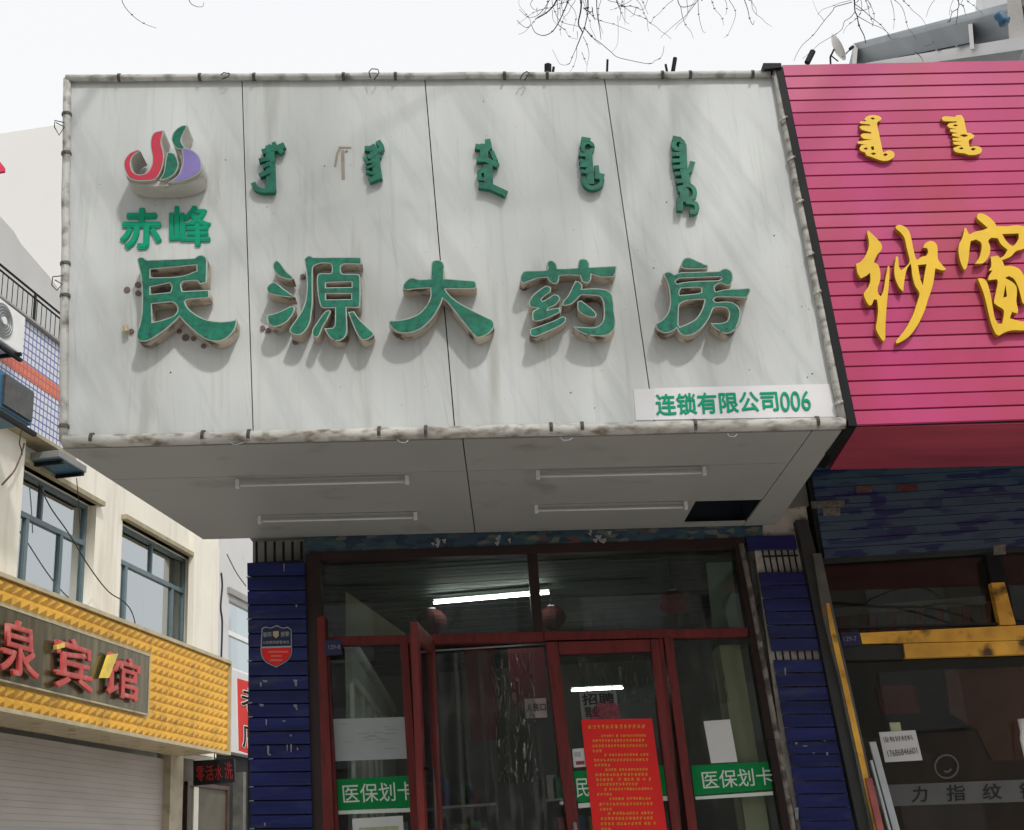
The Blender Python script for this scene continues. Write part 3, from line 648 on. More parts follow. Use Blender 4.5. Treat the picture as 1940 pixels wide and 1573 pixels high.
# --------- open door leaf (left), swung outwards
hz = W.un(818, 1214); hx, hzz = hz; hinge_t = V((hx, YWALL-.02, hzz)); lf_t = UY(783, 1166, YWALL-.66)
ddir = V((lf_t.x-hx, lf_t.y-(YWALL-.02), 0)); dl = ddir.length; ddir.normalize()
OP = Plane((hx, YWALL-.02, 0), ddir, V((ddir.y, -ddir.x, 0))*1)
ztop = hzz
OD = MB()
OD.slab(OP, 0, .085, .05, ztop, -.02, .02); OD.slab(OP, dl-.085, dl, .05, ztop, -.02, .02); OD.slab(OP, .085, dl-.085, ztop-.09, ztop, -.018, .018); OD.slab(OP, .085, dl-.085, .05, .2, -.018, .018)
odoor = OD.build('door', m_redf, ph, bevel=.004); odoor['label'] = 'red-brown glazed door leaf swung open to the street'
MB().slab(OP, .08, dl-.08, .19, ztop-.08, -.003, .003).build('door_glass', g_pane, odoor)
MB().tube([OP.pt(dl-.05, 1.6, -.02), OP.pt(dl-.05, 1.6, -.07), OP.pt(dl-.05, 2.1, -.07), OP.pt(dl-.05, 2.1, -.02)], .010, 8).build('handle', m_redd, odoor, smooth=True)
# --------- pvc strip curtain in the open doorway
cur = thing('strip_curtain', (W.un(925, 1400)[0], YWALL+.12, 0), 'cloudy plastic strip curtain hanging in the open doorway', 'curtain')
CP = FP(YWALL+.12); ca, cb = CP.un(818, 1225)[0], CP.un(1040, 1222)[0]; ct = CP.un(925, 1226)[1]
MB().tube([CP.pt(ca, ct, 0), CP.pt(cb, ct, 0)], .006, 8).build('rail', m_steel, cur, smooth=True)
ns = 5; w_ = (cb-ca)/ns*1.18
for i in range(ns):
    mb = MB(); x0 = ca+(cb-ca)*i/ns-.01; n = 8; ys_ = [.0]*9
    ph_ = random.uniform(0, 6)
    for j in range(n):
        def yv(t): return .012*math.sin(t*3.1)+.006*math.sin(t*7+ph_)+(.014 if i % 2 else 0)
        t0, t1 = j/n, (j+1)/n
        mb.add([CP.pt(x0+w_*t0, .05, yv(t0)*1.6), CP.pt(x0+w_*t1, .05, yv(t1)*1.6), CP.pt(x0+w_*t1, ct-.02, yv(t1)), CP.pt(x0+w_*t0, ct-.02, yv(t0))], [(0, 1, 2, 3)])
    mb.build('strip', g_pvc, cur, smooth=True)
m_refl = glass('reflection_film', (.9, .92, .9), refl=.5, rough=.12)  # bumpy glossy sheets added to give squiggly sky reflections in the shop glass
_n, _l = m_refl.node_tree.nodes, m_refl.node_tree.links
_tc = _n.new('ShaderNodeTexCoord'); _mp = _n.new('ShaderNodeMapping'); _mp.inputs['Scale'].default_value = (14, 14, 3.2); _no = _n.new('ShaderNodeTexNoise'); _no.inputs['Scale'].default_value = 2.2; _no.inputs['Detail'].default_value = 3; _no.inputs['Distortion'].default_value = 2.5
_bp = _n.new('ShaderNodeBump'); _bp.inputs['Distance'].default_value = .09; _bp.inputs['Strength'].default_value = 1
_gl = [x for x in _n if x.type == 'BSDF_GLOSSY'][0]; _l.new(_tc.outputs['Object'], _mp.inputs[0]); _l.new(_mp.outputs[0], _no.inputs[0]); _l.new(_no.outputs[0], _bp.inputs['Height']); _l.new(_bp.outputs[0], _gl.inputs['Normal'])
_mr = _n.new('ShaderNodeMapRange'); _mr.inputs[1].default_value = .52; _mr.inputs[2].default_value = .66; _mr.inputs[4].default_value = .55; _mx = [x for x in _n if x.type == 'MIX_SHADER'][0]; _l.new(_no.outputs[0], _mr.inputs[0]); _l.new(_mr.outputs[0], _mx.inputs[0])
for q_, lab_ in (([(1090, 1245), (1228, 1240), (1240, 1330), (1104, 1336)], 'plastic sheet added for sky reflections, behind the top of the closed door glass'), ([(1328, 1222), (1362, 1222), (1382, 1330), (1346, 1336)], 'narrow plastic sheet added for sky reflections behind the right window'), ([(1118, 1158), (1180, 1156), (1184, 1188), (1122, 1190)], 'small plastic sheet added for sky reflections behind the transom right of the mullion'), ([(930, 1240), (1010, 1236), (1020, 1480), (945, 1486)], 'plastic sheet added for glassy reflections in front of the strip curtain')):
    Pc = FP(YWALL+.10) if q_[0][0] != 930 else FP(YWALL+.075)
    tag(MB().prism(Pc, q_, -.001, 0).build('reflection_sheet', m_refl), lab_, 'plastic', 'plastic sheets added for glass reflections')
for q_, Y_, lab_ in (([(880, 1225), (935, 1222), (945, 1400), (892, 1404)], 8.6, 'dark red cloth hanging inside behind the strip curtain, left'), ([(960, 1230), (1030, 1226), (1040, 1330), (972, 1336)], 9.0, 'dark red cloth hanging inside behind the strip curtain, right')):
    tag(MB().prism(FP(Y_), q_, -.02, 0).build('red_cloth', mat('cloth_red', (.15, .02, .025), .8, .4, 3)), lab_, 'cloth', 'red cloths inside the pharmacy')
# --------- interior lamps, lanterns, shelves
def lamp(a, b, z, lab, grp='lit tubes inside the pharmacy', r=.0085):
    p, q_ = UZ(*a, z), UZ(*b, z)
    t = thing('ceiling_tube', ((p.x+q_.x)/2, (p.y+q_.y)/2, z), lab, 'light', grp)
    d = (q_-p).normalized(); sd = V((-d.y, d.x, 0))*.02
    MB().hexa([p+sd+V((0, 0, .02)), q_+sd+V((0, 0, .02)), q_-sd+V((0, 0, .02)), p-sd+V((0, 0, .02))], [v+V((0, 0, .03)) for v in (p+sd, q_+sd, q_-sd, p-sd)]).build('tray', m_white, t)
    MB().tube([p, q_], r, 10).build('tube', m_tube, t, smooth=True)
lamp((822, 1142), (1040, 1123), 3.36, 'long lit white tube seen through the transom window')
lamp((1083, 1308), (1180, 1303), 2.95, 'short lit white tube behind the closed door glass')
def lantern(px, Y, r, lab):
    c = UY(*px, Y); t = thing('red_lantern', c, lab, 'lantern', 'red lanterns inside the pharmacy')
    mb = MB(); n = 14; m_ = 8; vs = []; fs = []
    for i in range(m_+1):
        th = math.pi*(.12+.76*i/m_)
        for j in range(n):
            rr = r*math.sin(th)*(1+.03*(j % 2)); vs.append(c+V((rr*math.cos(6.283*j/n), rr*math.sin(6.283*j/n), r*.85*math.cos(th))))
    for i in range(m_):
        for j in range(n): fs.append((i*n+j, i*n+(j+1) % n, (i+1)*n+(j+1) % n, (i+1)*n+j))
    mb.add(vs, fs); mb.build('shade', m_lant, t, smooth=False)
    MB().tube([c+V((0, 0, r*.75)), c+V((0, 0, r*.9))], r*.28, 12).build('top_ring', m_dullw, t)  # white colour stands in for the highlight on a metal ring
    MB().tube([c+V((0, 0, r*.9)), V((c.x, c.y, ZC))], .003, 5).build('cord', m_wire, t)
    mb = MB()
    for k in range(7): mb.tube([c+V((.01*math.cos(k), .01*math.sin(k), -r*.75)), c+V((.02*math.cos(k), .02*math.sin(k), -r*1.5))], .003, 4)
    mb.build('tassel', m_lant, t)
m_lant = mat('lantern_lit_red', (.26, .012, .014), .6, .1, 9)  # lighter copy of the red: light by the glass put into the colour
lantern((1277, 1142), 8.05, .098, 'round red paper lantern hanging at the right of the transom window')
m_lant = mat('lantern_shaded_red', (.07, .008, .009), .8, .1, 9)  # darker copy for the deeper lanterns: shade put into the colour
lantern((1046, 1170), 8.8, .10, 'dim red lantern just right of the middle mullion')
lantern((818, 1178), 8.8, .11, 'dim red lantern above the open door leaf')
XP = Plane((-.80, 0, 0), (0, 1, 0), (1, 0, 0))  # partition added in place of bright windows reflected in the left pane
t = thing('reflection_partition', (-.8, 9.5, .03), 'pale white-framed partition added for the reflected windows in the left window', 'partition')
MB().slab(XP, 7.75, 11.3, .03, XP.un(662, 1222)[1], -.04, 0).build('panel', mat('partition_pale', (.50, .52, .47), .4, .2, 2), t)
zz0 = XP.un(664, 1280)[1]
fr = MB(); fr.slab(XP, 7.75, 11.3, XP.un(662, 1222)[1], XP.un(662, 1222)[1]+.05, -.05, .03); fr.slab(XP, 7.76, 11.29, zz0-.05, zz0, .0005, .03)
for x in (664, 683, 696, 708, 716): a_ = XP.un(x, 1330)[0]; fr.slab(XP, a_-.03, a_+.03, .05, zz0-.051, .001, .025)
fr.build('frame', m_white, t)
# interior pier and panel seen through the right window
IP = FP(YWALL+.17)
MB().prism(IP, [(1362, 1222), (1402, 1221), (1458, 1573), (1545, 1990), (1490, 1990), (1414, 1573)], -.25, 0).build('inner_pier', mat('pier_cream', (.55, .52, .37), .8, .08, 2), ph)
MB().prism(IP, [(1340, 1066), (1386, 1064), (1400, 1186), (1352, 1190)], -.05, 0).build('inner_panel', mat('panel_green', (.30, .36, .31), .7, .1, 2), ph)
MB().prism(FP(YWALL+.25), [(655, 1120), (768, 1200), (768, 1204), (655, 1206)], -.02, 0).build('inner_panel', mat('panel_beige', (.42, .40, .28), .7, .15, 2), ph)
def shelf(x0, x1, y, lab):
    t = thing('medicine_shelf', ((x0+x1)/2, y, .03), lab, 'shelf', 'shelves inside the pharmacy')
    mb = MB(); mb.box((x0, y, .03), (x0+.03, y+.35, 2.3)); mb.box((x1-.03, y, .03), (x1, y+.35, 2.3)); mb.box((x0+.03, y+.33, .03), (x1-.03, y+.35, 2.3))
    mb.build('shelf_case', m_room, t)
    for k in range(6):
        z = .3+k*.36; MB().box((x0+.031, y, z), (x1-.031, y+.328, z+.02)).build('shelf_board', m_white, t)
    cols = [mat('carton_'+n, c, .6, .1, 5) for n, c in (('red', (.4, .05, .05)), ('blue', (.06, .15, .4)), ('white', (.6, .6, .58)), ('green', (.06, .3, .15)), ('ochre', (.5, .35, .1)))]
    for m_ in cols:
        mb = MB()
        for k in range(6):
            z = .3+k*.36+.021; x = x0+.05
            while x < x1-.12:
                w_ = random.uniform(.05, .1)
                if random.random() < .22: mb.box((x, y+.03, z), (x+w_-.006, y+.2, z+random.uniform(.1, .25)))
                x += w_
        o = mb.build('carton', m_, t); o['kind'] = 'stuff'
shelf(-.85, .1, YWALL+DEPTH-.6, 'shelf of cartons at the back of the pharmacy, left of the aisle'); shelf(.5, 1.6, YWALL+DEPTH-.6, 'shelf of cartons at the back of the pharmacy, right of the aisle')
# --------- things stuck on the glass
def sheet(name, q, d, mt, lab, cat, P=W, grp=None, th=.0015):
    q = [(x+random.uniform(-.8, .8), y+random.uniform(-.6, .6)) for x, y in q]
    o = MB().prism(P, q, d-th, d).build(name, mt); return tag(o, lab, cat, grp)
GD = -.077
def empty_at(name, q, d, lab, cat, P=W, grp=None):
    x = sum(a for a, _ in q)/len(q); y = max(b for _, b in q); return thing(name, P.pt(*P.un(x, y, d), d), lab, cat, grp)
# green bands
for q, tq, wq, lab in (([(629, 1477), (775, 1469), (781, 1529), (632, 1535)], [(648, 1486), (784, 1480), (786, 1515), (651, 1522)], [(632, 1536), (781, 1530), (781, 1538), (633, 1543)], 'green film band with white characters on the left window of the pharmacy'),
                   ([(1309, 1450), (1455, 1443), (1464, 1495), (1316, 1507)], [(1328, 1461), (1462, 1453), (1466, 1486), (1333, 1495)], [(1317, 1509), (1464, 1499), (1465, 1506), (1318, 1515)], 'green film band with white characters on the right window of the pharmacy')):
    t = empty_at('window_band', q, GD, lab, 'sticker', grp='green bands on the shop glass')
    MB().prism(W, q, GD-.002, GD).build('band', m_grn2, t); MB().prism(W, wq, GD-.002, GD).build('pale_stripe', m_film, t)
    text_quad('band_lettering', '医保划卡', W, tq, GD+.002, m_film, t, bold=.004, thick=.001)
q = [(1086, 1461), (1268, 1449), (1280, 1505), (1094, 1520)]
t = empty_at('window_band', q, -.05, 'green film band with one white character on the closed door behind the red poster', 'sticker', grp='green bands on the shop glass')
MB().prism(W, [(1086, 1461), (1262, 1449), (1270, 1505), (1094, 1520)], -.059, -.056).build('band', m_grn2, t); MB().prism(W, [(1095, 1522), (1270, 1507), (1271, 1516), (1096, 1531)], -.059, -.056).build('pale_stripe', m_film, t)
text_quad('band_lettering', '民', W, [(1090, 1475), (1114, 1474), (1117, 1509), (1093, 1511)], -.054, m_film, t, bold=.004, thick=.001)
# grey paper, others
t = empty_at('notice', [(628, 1362), (768, 1440)], GD, 'wide grey sheet on the left pharmacy window above the green band', 'notice')
MB().prism(W, [(627, 1362), (768, 1358), (772, 1437), (631, 1442)], GD-.002, GD).build('sheet', mat('grey_sheet', (.36, .39, .40), .6, .05, 3), t)
for i in range(15):
    x, y = random.uniform(640, 735), random.uniform(1368, 1432); MB().prism(W, [(x, y), (x+random.uniform(8, 26), y-.6), (x+random.uniform(8, 26), y+.8), (x, y+1.4)], GD, GD+.0008+i*.0001).build('faint_line', mat('faint_ink', (.28, .30, .31), .7, .1, 5), t)
t = empty_at('notice', [(667, 1573), (765, 1573)], GD, 'white sheet below the green band on the left window', 'notice')
MB().prism(W, [(667, 1551), (763, 1545), (770, 1650), (673, 1656)], GD-.002, GD).build('sheet', m_paper, t)
MB().prism(W, [(680, 1568), (755, 1564), (756, 1576), (681, 1580)], GD, GD+.001).build('faint_line', mat('faint_gold', (.40, .42, .25), .7, .2, 30), t)
sheet('notice', [(1333, 1366), (1383, 1362), (1397, 1443), (1348, 1446)], GD, m_paper, 'blank white sheet on the right pharmacy window above the green band', 'notice')
t = empty_at('notice', [(995, 1360), (1035, 1360)], .0, 'small white notice with dark characters beside the closed door', 'notice')
NP = FP(YWALL+.085)
MB().prism(NP, [(993, 1324), (1034, 1322), (1037, 1359), (996, 1361)], -.002, .0).build('sheet', mat('pinkish_paper', (.33, .28, .29), .7, .1, 4), t)
text_quad('notice_lettering', '人民口', NP, [(996, 1334), (1033, 1332), (1034, 1346), (998, 1348)], .002, mat('ink_dark', (.06, .02, .04), .7, .2, 9), t, bold=.015, thick=.001)
# recruitment sheet
t = empty_at('notice', [(1098, 1360), (1172, 1360)], -.056, 'black and white job notice on the door glass just above the red poster', 'notice')
MB().prism(W, [(1097, 1312), (1167, 1309), (1174, 1362), (1103, 1365)], -.058, -.056).build('sheet', mat('dull_sheet', (.15, .16, .15), .7, .08, 4), t)
MI = mat('ink_black', (.012, .014, .014), .7, .2, 9)
text_quad('notice_lettering', '招聘', W, [(1102, 1315), (1162, 1312), (1164, 1332), (1105, 1336)], -.0545, MI, t, bold=.02, thick=.001)
text_quad('notice_lettering', '营业', W, [(1107, 1339), (1134, 1338), (1136, 1358), (1109, 1359)], -.0545, MI, t, bold=.01, thick=.001)
MB().prism(W, [(1120, 1345), (1135, 1330), (1162, 1327), (1172, 1340), (1176, 1362), (1118, 1364)], -.055, -.053).build('red_patch', mat('maroon_film', (.16, .03, .045), .5, .4, 40), t)
t = empty_at('sticker', [(1085, 1453), (1110, 1453)], -.056, 'small pale square sticker left of the red poster', 'sticker')
MB().prism(W, [(1084, 1419), (1106, 1417), (1110, 1452), (1087, 1454)], -.058, -.056).build('film', m_paper, t)
MB().prism(W, [(1088, 1425), (1100, 1424), (1101, 1433), (1089, 1434)], -.056, -.0545).build('print', m_steel, t)
MB().prism(W, [(1091, 1442), (1107, 1441), (1108, 1448), (1092, 1449)], -.056, -.0544).build('red_print', mat('maroon_print', (.3, .04, .05), .5, .2, 40), t)
# red poster
t = empty_at('poster', [(1102, 1573), (1262, 1700)], -.045, 'tall red poster with rows of small gold writing on the closed door', 'poster')
MB().prism(W, [(1101, 1363), (1235, 1361), (1264, 1573), (1300, 1800), (1152, 1812), (1124, 1573)], -.05, -.045).build('sheet', m_posr, t)
def prow(px, py): return 1090+px/7.05, 1350+py/7.05
prs = [(165, 965, 190, 58, 0), (345, 950, 310, 34, 3), (225, 945, 375, 40, 0), (225, 960, 445, 40, 3), (230, 380, 512, 42, 0), (385, 975, 565, 38, 4), (245, 990, 635, 42, 0), (255, 470, 700, 42, 0), (400, 1000, 762, 38, 3), (265, 1010, 830, 46, 0), (275, 1030, 895, 46, 4), (280, 870, 958, 42, 0), (385, 1035, 1022, 38, 3), (290, 520, 1092, 40, 0), (450, 1020, 1150, 40, 3), (315, 1050, 1222, 44, 0), (325, 520, 1290, 42, 0), (430, 1080, 1345, 42, 4), (335, 1080, 1415, 46, 0), (335, 1100, 1485, 46, 5), (345, 490, 1555, 44, 0)]
y = 1620
while y < 2900: prs.append((345+(y-1555)*.12, 1110+(y-1555)*.12, y, 44, 3)); y += 66
mb = MB(); kk = 0
def seg(mb, x0, y0, x1, y1, th, d):
    a, b = prow(x0, y0), prow(x1, y1); dx, dy = b[0]-a[0], b[1]-a[1]; l = math.hypot(dx, dy) or 1; nx, ny = -dy/l*th/2, dx/l*th/2
    mb.prism(W, [(a[0]+nx, a[1]+ny), (b[0]+nx, b[1]+ny), (b[0]-nx, b[1]-ny), (a[0]-nx, a[1]-ny)], -.0448, d)
for (x0, x1, yc, hh, gaps) in prs:
    x = x0; w_ = hh*.92; sl = -.012
    while x+w_ <= x1+4:
        if gaps and random.random() < .12: x += w_*.7; continue
        yy0 = yc-(x-x0)*.012
        for k in range(6):
            kk += 1; d = -.0438+(kk % 5)*.0002
            if k < 3: seg(mb, x+w_*.12, yy0-hh/2+hh*random.uniform(.1, .9), x+w_*.86, yy0-hh/2+hh*random.uniform(.1, .9)*1, .8, d)
            else: xx = x+w_*random.uniform(.2, .75); seg(mb, xx, yy0-hh*.45, xx+random.uniform(-5, 5), yy0+hh*.42, .8, d)
        x += w_*1.12
mb.build('small_print', m_posy, t)
# shield plaque on the left pillar
t = empty_at('shield_plaque', [(495, 1265), (553, 1265)], .03, 'blue and red shield-shaped plaque on the left blue pillar', 'sign')
SH = [(496, 1190), (504, 1187), (512, 1189), (524, 1184), (536, 1189), (545, 1187), (552, 1192), (553, 1225), (552, 1240), (544, 1252), (523, 1264), (503, 1254), (495, 1241), (494, 1225)]
def shp(name, pts, m, par, d0, d1, off=0): return shape(name, W, [smooth_loop([W.un(x, y, d1) for x, y in pts], 2, 40)], m, par, d0, d1, off)
shp('rim', SH, m_steel, t, .023, .030); shp('field', SH, m_nav, t, .029, .032, -.005)
shp('red_field', [(497, 1227), (550, 1225), (550, 1239), (542, 1250), (523, 1261), (505, 1252), (497, 1240)], m_posr, t, .0325, .034)
MB().prism(W, [(495, 1225), (552, 1223), (552, 1226), (495, 1228)], .0325, .0355).build('divider', m_steel, t)
text_quad('plaque_lettering', '联网', W, [(499, 1198), (514, 1197), (514, 1206), (499, 1207)], .0345, m_steel, t, bold=.01, thick=.001)
text_quad('plaque_lettering', '报警', W, [(532, 1197), (548, 1196), (548, 1205), (532, 1206)], .0345, m_steel, t, bold=.01, thick=.001)
text_quad('plaque_lettering', '公安联网报警单位', W, [(498, 1214), (548, 1213), (548, 1219), (498, 1220)], .0345, m_steel, t, thick=.001)
MB().prism(W, [(517, 1196), (528, 1195), (528, 1204), (523, 1209), (517, 1204)], .0325, .035).build('crest', m_trim, t)
mb = MB()
for (x0, x1, y) in ((509, 546, 1233), (514, 532, 1241), (512, 535, 1249)):
    x = x0
    while x < x1: mb.prism(W, [(x, y), (x+2.4, y), (x+2.4, y+3), (x, y+3)], .034, .0352); x += 3.4
mb.build('small_print', mat('pink_print', (.7, .25, .22), .5, .1, 9), t)
def plate(q, tq, txt, lab, d):
    t = empty_at('number_plate', q, d, lab, 'sign', grp='street number plates'); MB().prism(W, q, d-.006, d).build('plate', m_nav, t, bevel=.001)
    text_quad('plate_lettering', txt, W, tq, d+.002, mat('dull_white', (.22, .22, .30), .6, .1, 9), t, bold=.006, thick=.001)
plate([(616, 1213), (646, 1211), (648, 1240), (617, 1242)], [(622, 1222), (644, 1221), (645, 1229), (623, 1230)], '129-8', 'dark blue number plate at the upper left of the red-brown shop front', .012)
# --------- right pillar with barred slots
Lr = lambda y: 1437+(y-1083)*.168 if y < 1225 else 1461+(y-1225)*.167
Rr = lambda y: 1524+(y-1083)*.196
pillar(rows(1084, 1222, Lr, Rr, -.012), W, ph, d=.0)
pillar(rows(1250, 2100, Lr, Rr, -.012), W, ph, d=.0)
MB().prism(W, [(1412, 1016), (1506, 1013), (1511, 1040), (1418, 1042)], -.03, .0).build('pillar_tiles', m_tile, ph, bevel=.003)
x0_, z_ = W.un(1410, 1030)
MB().box((W.un(1445, 1083)[0]-.02, YWALL+.05, 0), (W.un(1545, 1150)[0]+.05, YWALL+.24, 3.62)).build('pillar_core', mat('old_plaster', (.55, .52, .46), .9, .25, 6, dirt=(.2, .12, .08), dthr=(.55, .7)), ph)
mb = MB()
for i in range(6):
    x = 1443+i*12; mb.tube([UY(x, 1036, YWALL+.02), UY(x+9, 1085, YWALL+.02)], .006, 6)
mb.tube([UY(1444, 1054, YWALL+.015), UY(1512, 1052, YWALL+.015)], .006, 6)
for i in range(6):
    x = 1466+i*14; mb.tube([UY(x, 1220, YWALL+.02), UY(x+5, 1252, YWALL+.02)], .006, 6)
mb.build('bare_bars', m_black, ph)
mb = MB().tube([UY(x, y, YWALL-.05) for x, y in ((1404, 1030), (1422, 1120), (1440, 1220), (1462, 1340), (1484, 1460), (1505, 1580), (1580, 1990))], .016, 10)
pipe = mb.build('drain_pipe', mat('dirty_pipe', (.22, .20, .17), .6, .3, 8, dirt=(.07, .06, .05), dthr=(.45, .6)), smooth=True)
tag(pipe, 'thin dirty conduit pipe running down between the shop glass and the right blue pillar', 'pipe')
for (x, y, w_, h_) in [(1506, 1406, 5, 4), (1520, 1412, 10, 2), (1561, 1402, 3, 2), (1565, 1425, 4, 6), (1549, 1190, 22, 3), (1486, 1265, 3, 14), (1540, 1425, 3, 3), (1505, 1530, 8, 22)]:
    MB().prism(W, [(x, y), (x+w_, y), (x+w_*.9, y+h_), (x+w_*.3, y+h_)], .0, .006).build('mortar_chip', m_mort, ph)
# ================================================================== PINK SIGN SHOP (right)
YP = 5.60
PK = FP(YP)
pk = thing('shop_sign', (2.6, YP, 3.46), 'pink ribbed metal sign with yellow brush characters', 'sign')
pl, pr_ = PK.un(1482, 122), PK.un(1624, 806)
ztop_, zbot_ = pl[1], pr_[1]
XR = 6.5
mb = MB(); z = zbot_; pitch = None
ntop = 27; hgt = ztop_-zbot_; ph_ = hgt/ntop
def xleft(z): return pr_[0]+(pl[0]-pr_[0])*(z-zbot_)/(hgt)
for i in range(ntop):
    z0 = zbot_+i*ph_; z1 = z0+ph_
    # each rib: a flat pan with a rolled shadow gap at its lower edge
    jt, jb = random.uniform(-.0015, .0015), random.uniform(-.0015, .0015)
    prof = [(z0+.003, -.014), (z0+.006, jb), (z1-.0035, jt), (z1-.001, -.014)]
    for (za, da), (zb, db) in zip(prof[:-1], prof[1:]):
        mb.add([PK.pt(xleft(za), za, da), PK.pt(XR, za-.12-.03*(za-zbot_)/hgt, da), PK.pt(XR, zb-.12-.03*(zb-zbot_)/hgt, db), PK.pt(xleft(zb), zb, db)], [(0, 1, 2, 3)])
mb.build('ribbed_panel', m_pink, pk)
MB().hexa([PK.pt(pl[0], ztop_, -.0185), PK.pt(XR, ztop_-.15, -.0185), PK.pt(XR, zbot_-.15, -.0185), PK.pt(pr_[0], zbot_, -.0185)], [PK.pt(pl[0], ztop_, -.05), PK.pt(XR, ztop_-.15, -.05), PK.pt(XR, zbot_-.15, -.05), PK.pt(pr_[0], zbot_, -.05)]).build('backing', m_redd, pk)
MB().prism(PK, [(1470, 128), (1482, 126), (1624, 806), (1608, 806)], -.45, .0).build('black_edge', m_black, pk)
MB().prism(PK, [(1446, 119), (1480, 119), (1481, 127), (1449, 130)], -.06, .012).build('corner_cap', m_black, pk)
# the sloping red underside and its dark rim
a, b = PK.pt(*PK.un(1624, 808), -.02), PK.pt(XR, zbot_-.15, -.02)
c, d = UY(1572, 890, 7.3), V((XR, 7.3, UY(1940, 886, 7.3).z-.1))
MB().hexa([a, b, d, c], [p+V((0, 0, .03)) for p in (a, b, d, c)]).build('underside', mat('dark_red_panel', (.45, .06, .10), .5, .2, 2, stretch=(.6, 1, 6)), pk)
a, b, c2, d2 = UY(1603, 812, YP+.02), UY(1623, 810, YP+.02), UY(1562, 888, 7.28), UY(1535, 880, 7.28)
MB().hexa([a, b, c2, d2], [p+V((0, 0, .06)) for p in (a, b, c2, d2)]).build('dark_rim', m_black, pk)
MB().box((pl[0]+.05, YP+.06, ztop_-.20), (XR, 7.6, ztop_-.18)).build('top_sheet', m_redd, pk)
S4 = ((1540, 380), 4.85)
sha = [[[(505,270),(540,300),(590,350),(630,400),(630,450),(590,500),(560,565),(600,590),(620,660),(615,740),(595,800),(600,850),(625,880),(650,820),(670,700),(690,600),(702,600),(705,640),(700,750),(685,900),(672,1050),(665,1200),(665,1270),(645,1290),(610,1240),(580,1170),(590,1100),(600,1000),(590,910),(560,905),(545,950),(520,965),(495,930),(470,870),(475,840),(510,790),(530,730),(525,660),(490,690),(440,712),(410,660),(397,580),(440,560),(480,510),(510,440),(515,370),(500,300)]],
 [[(760,235),(790,222),(840,235),(880,275),(905,350),(925,450),(942,520),(960,545),(1000,515),(1040,505),(1060,470),(1050,435),(1012,430),(1035,390),(1080,370),(1125,385),(1145,430),(1148,530),(1180,580),(1225,630),(1195,640),(1125,620),(1115,700),(1095,800),(1060,900),(1030,1000),(970,1130),(890,1240),(800,1300),(765,1310),(770,1280),(850,1180),(920,1050),(960,930),(980,850),(940,780),(915,690),(905,600),(895,575),(860,640),(840,740),(830,835),(790,790),(755,700),(750,610),(765,510),(785,520),(790,600),(810,640),(850,610),(890,560),(880,500),(860,420),(845,350),(815,300),(765,255)],
  [(965,590),(1045,582),(1030,660),(1010,780),(988,720)]]]
chuang = [[[(1515,120),(1560,118),(1620,150),(1670,200),(1685,232),(1780,235),(1870,225),(1940,235),(2010,260),(2020,330),(1960,400),(1940,440),(1870,460),(1820,510),(1740,545),(1720,530),(1760,500),(1790,450),(1730,400),(1700,345),(1640,340),(1610,370),(1630,430),(1620,500),(1570,570),(1490,578),(1530,520),(1550,440),(1545,385),(1500,355),(1450,370),(1440,440),(1430,540),(1410,620),(1390,635),(1360,570),(1340,480),(1345,400),(1375,340),(1395,250),(1410,250),(1425,290),(1440,310),(1490,285),(1560,270),(1610,250),(1570,215),(1510,160)],
  [(1740,305),(1890,300),(1890,350),(1850,410),(1820,410),(1770,360)]],
 [[(1635,515),(1700,505),(1740,550),(1760,600),(1830,600),(1900,630),(1945,700),(2000,800),(1990,900),(1940,950),(1925,930),(1890,800),(1850,720),(1800,690),(1765,710),(1830,745),(1870,790),(1875,850),(1870,930),(1885,1000),(1880,1035),(1830,1020),(1810,1080),(1880,1100),(1935,1110),(1990,1110),(2000,1180),(1930,1190),(1830,1190),(1760,1210),(1710,1240),(1680,1220),(1640,1130),(1610,1010),(1570,850),(1515,715),(1560,715),(1600,750),(1630,850),(1650,960),(1670,1070),(1700,1130),(1740,1130),(1755,1050),(1750,1000),(1690,960),(1665,930),(1680,850),(1700,750),(1690,720),(1610,730),(1620,690),(1650,640),(1615,640),(1640,600)],
  [(1770,770),(1785,880),(1750,890)]]]
for pieces in (sha, chuang):
    loops = []
    for pc in pieces: loops += pxloops(PK, pc, .034, *S4)
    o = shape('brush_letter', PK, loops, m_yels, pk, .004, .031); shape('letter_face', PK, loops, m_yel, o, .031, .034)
S5 = ((1580, 200), 5.389)
ya = [[(315,130),(345,105),(400,95),(460,105),(487,130),(470,152),(445,165),(440,190),(455,260),(475,360),(492,440),(500,478),(560,455),(605,470),(620,505),(600,535),(550,560),(490,560),(440,545),(380,522),(330,505),(318,478),(275,462),(260,435),(285,402),(340,400),(242,385),(240,366),(310,355),(392,345),(300,335),(272,300),(300,282),(382,285),(380,272),(285,245),(260,215),(290,203),(372,205),(368,192),(265,180),(265,160),(340,158),(318,146)],
 [(368,130),(395,118),(420,130),(400,143)], [(298,437),(325,424),(352,437),(325,451)], [(375,418),(405,413),(412,450),(385,452)], [(372,490),(405,476),(432,490),(405,503)], [(500,497),(530,484),(552,500),(520,516)]]
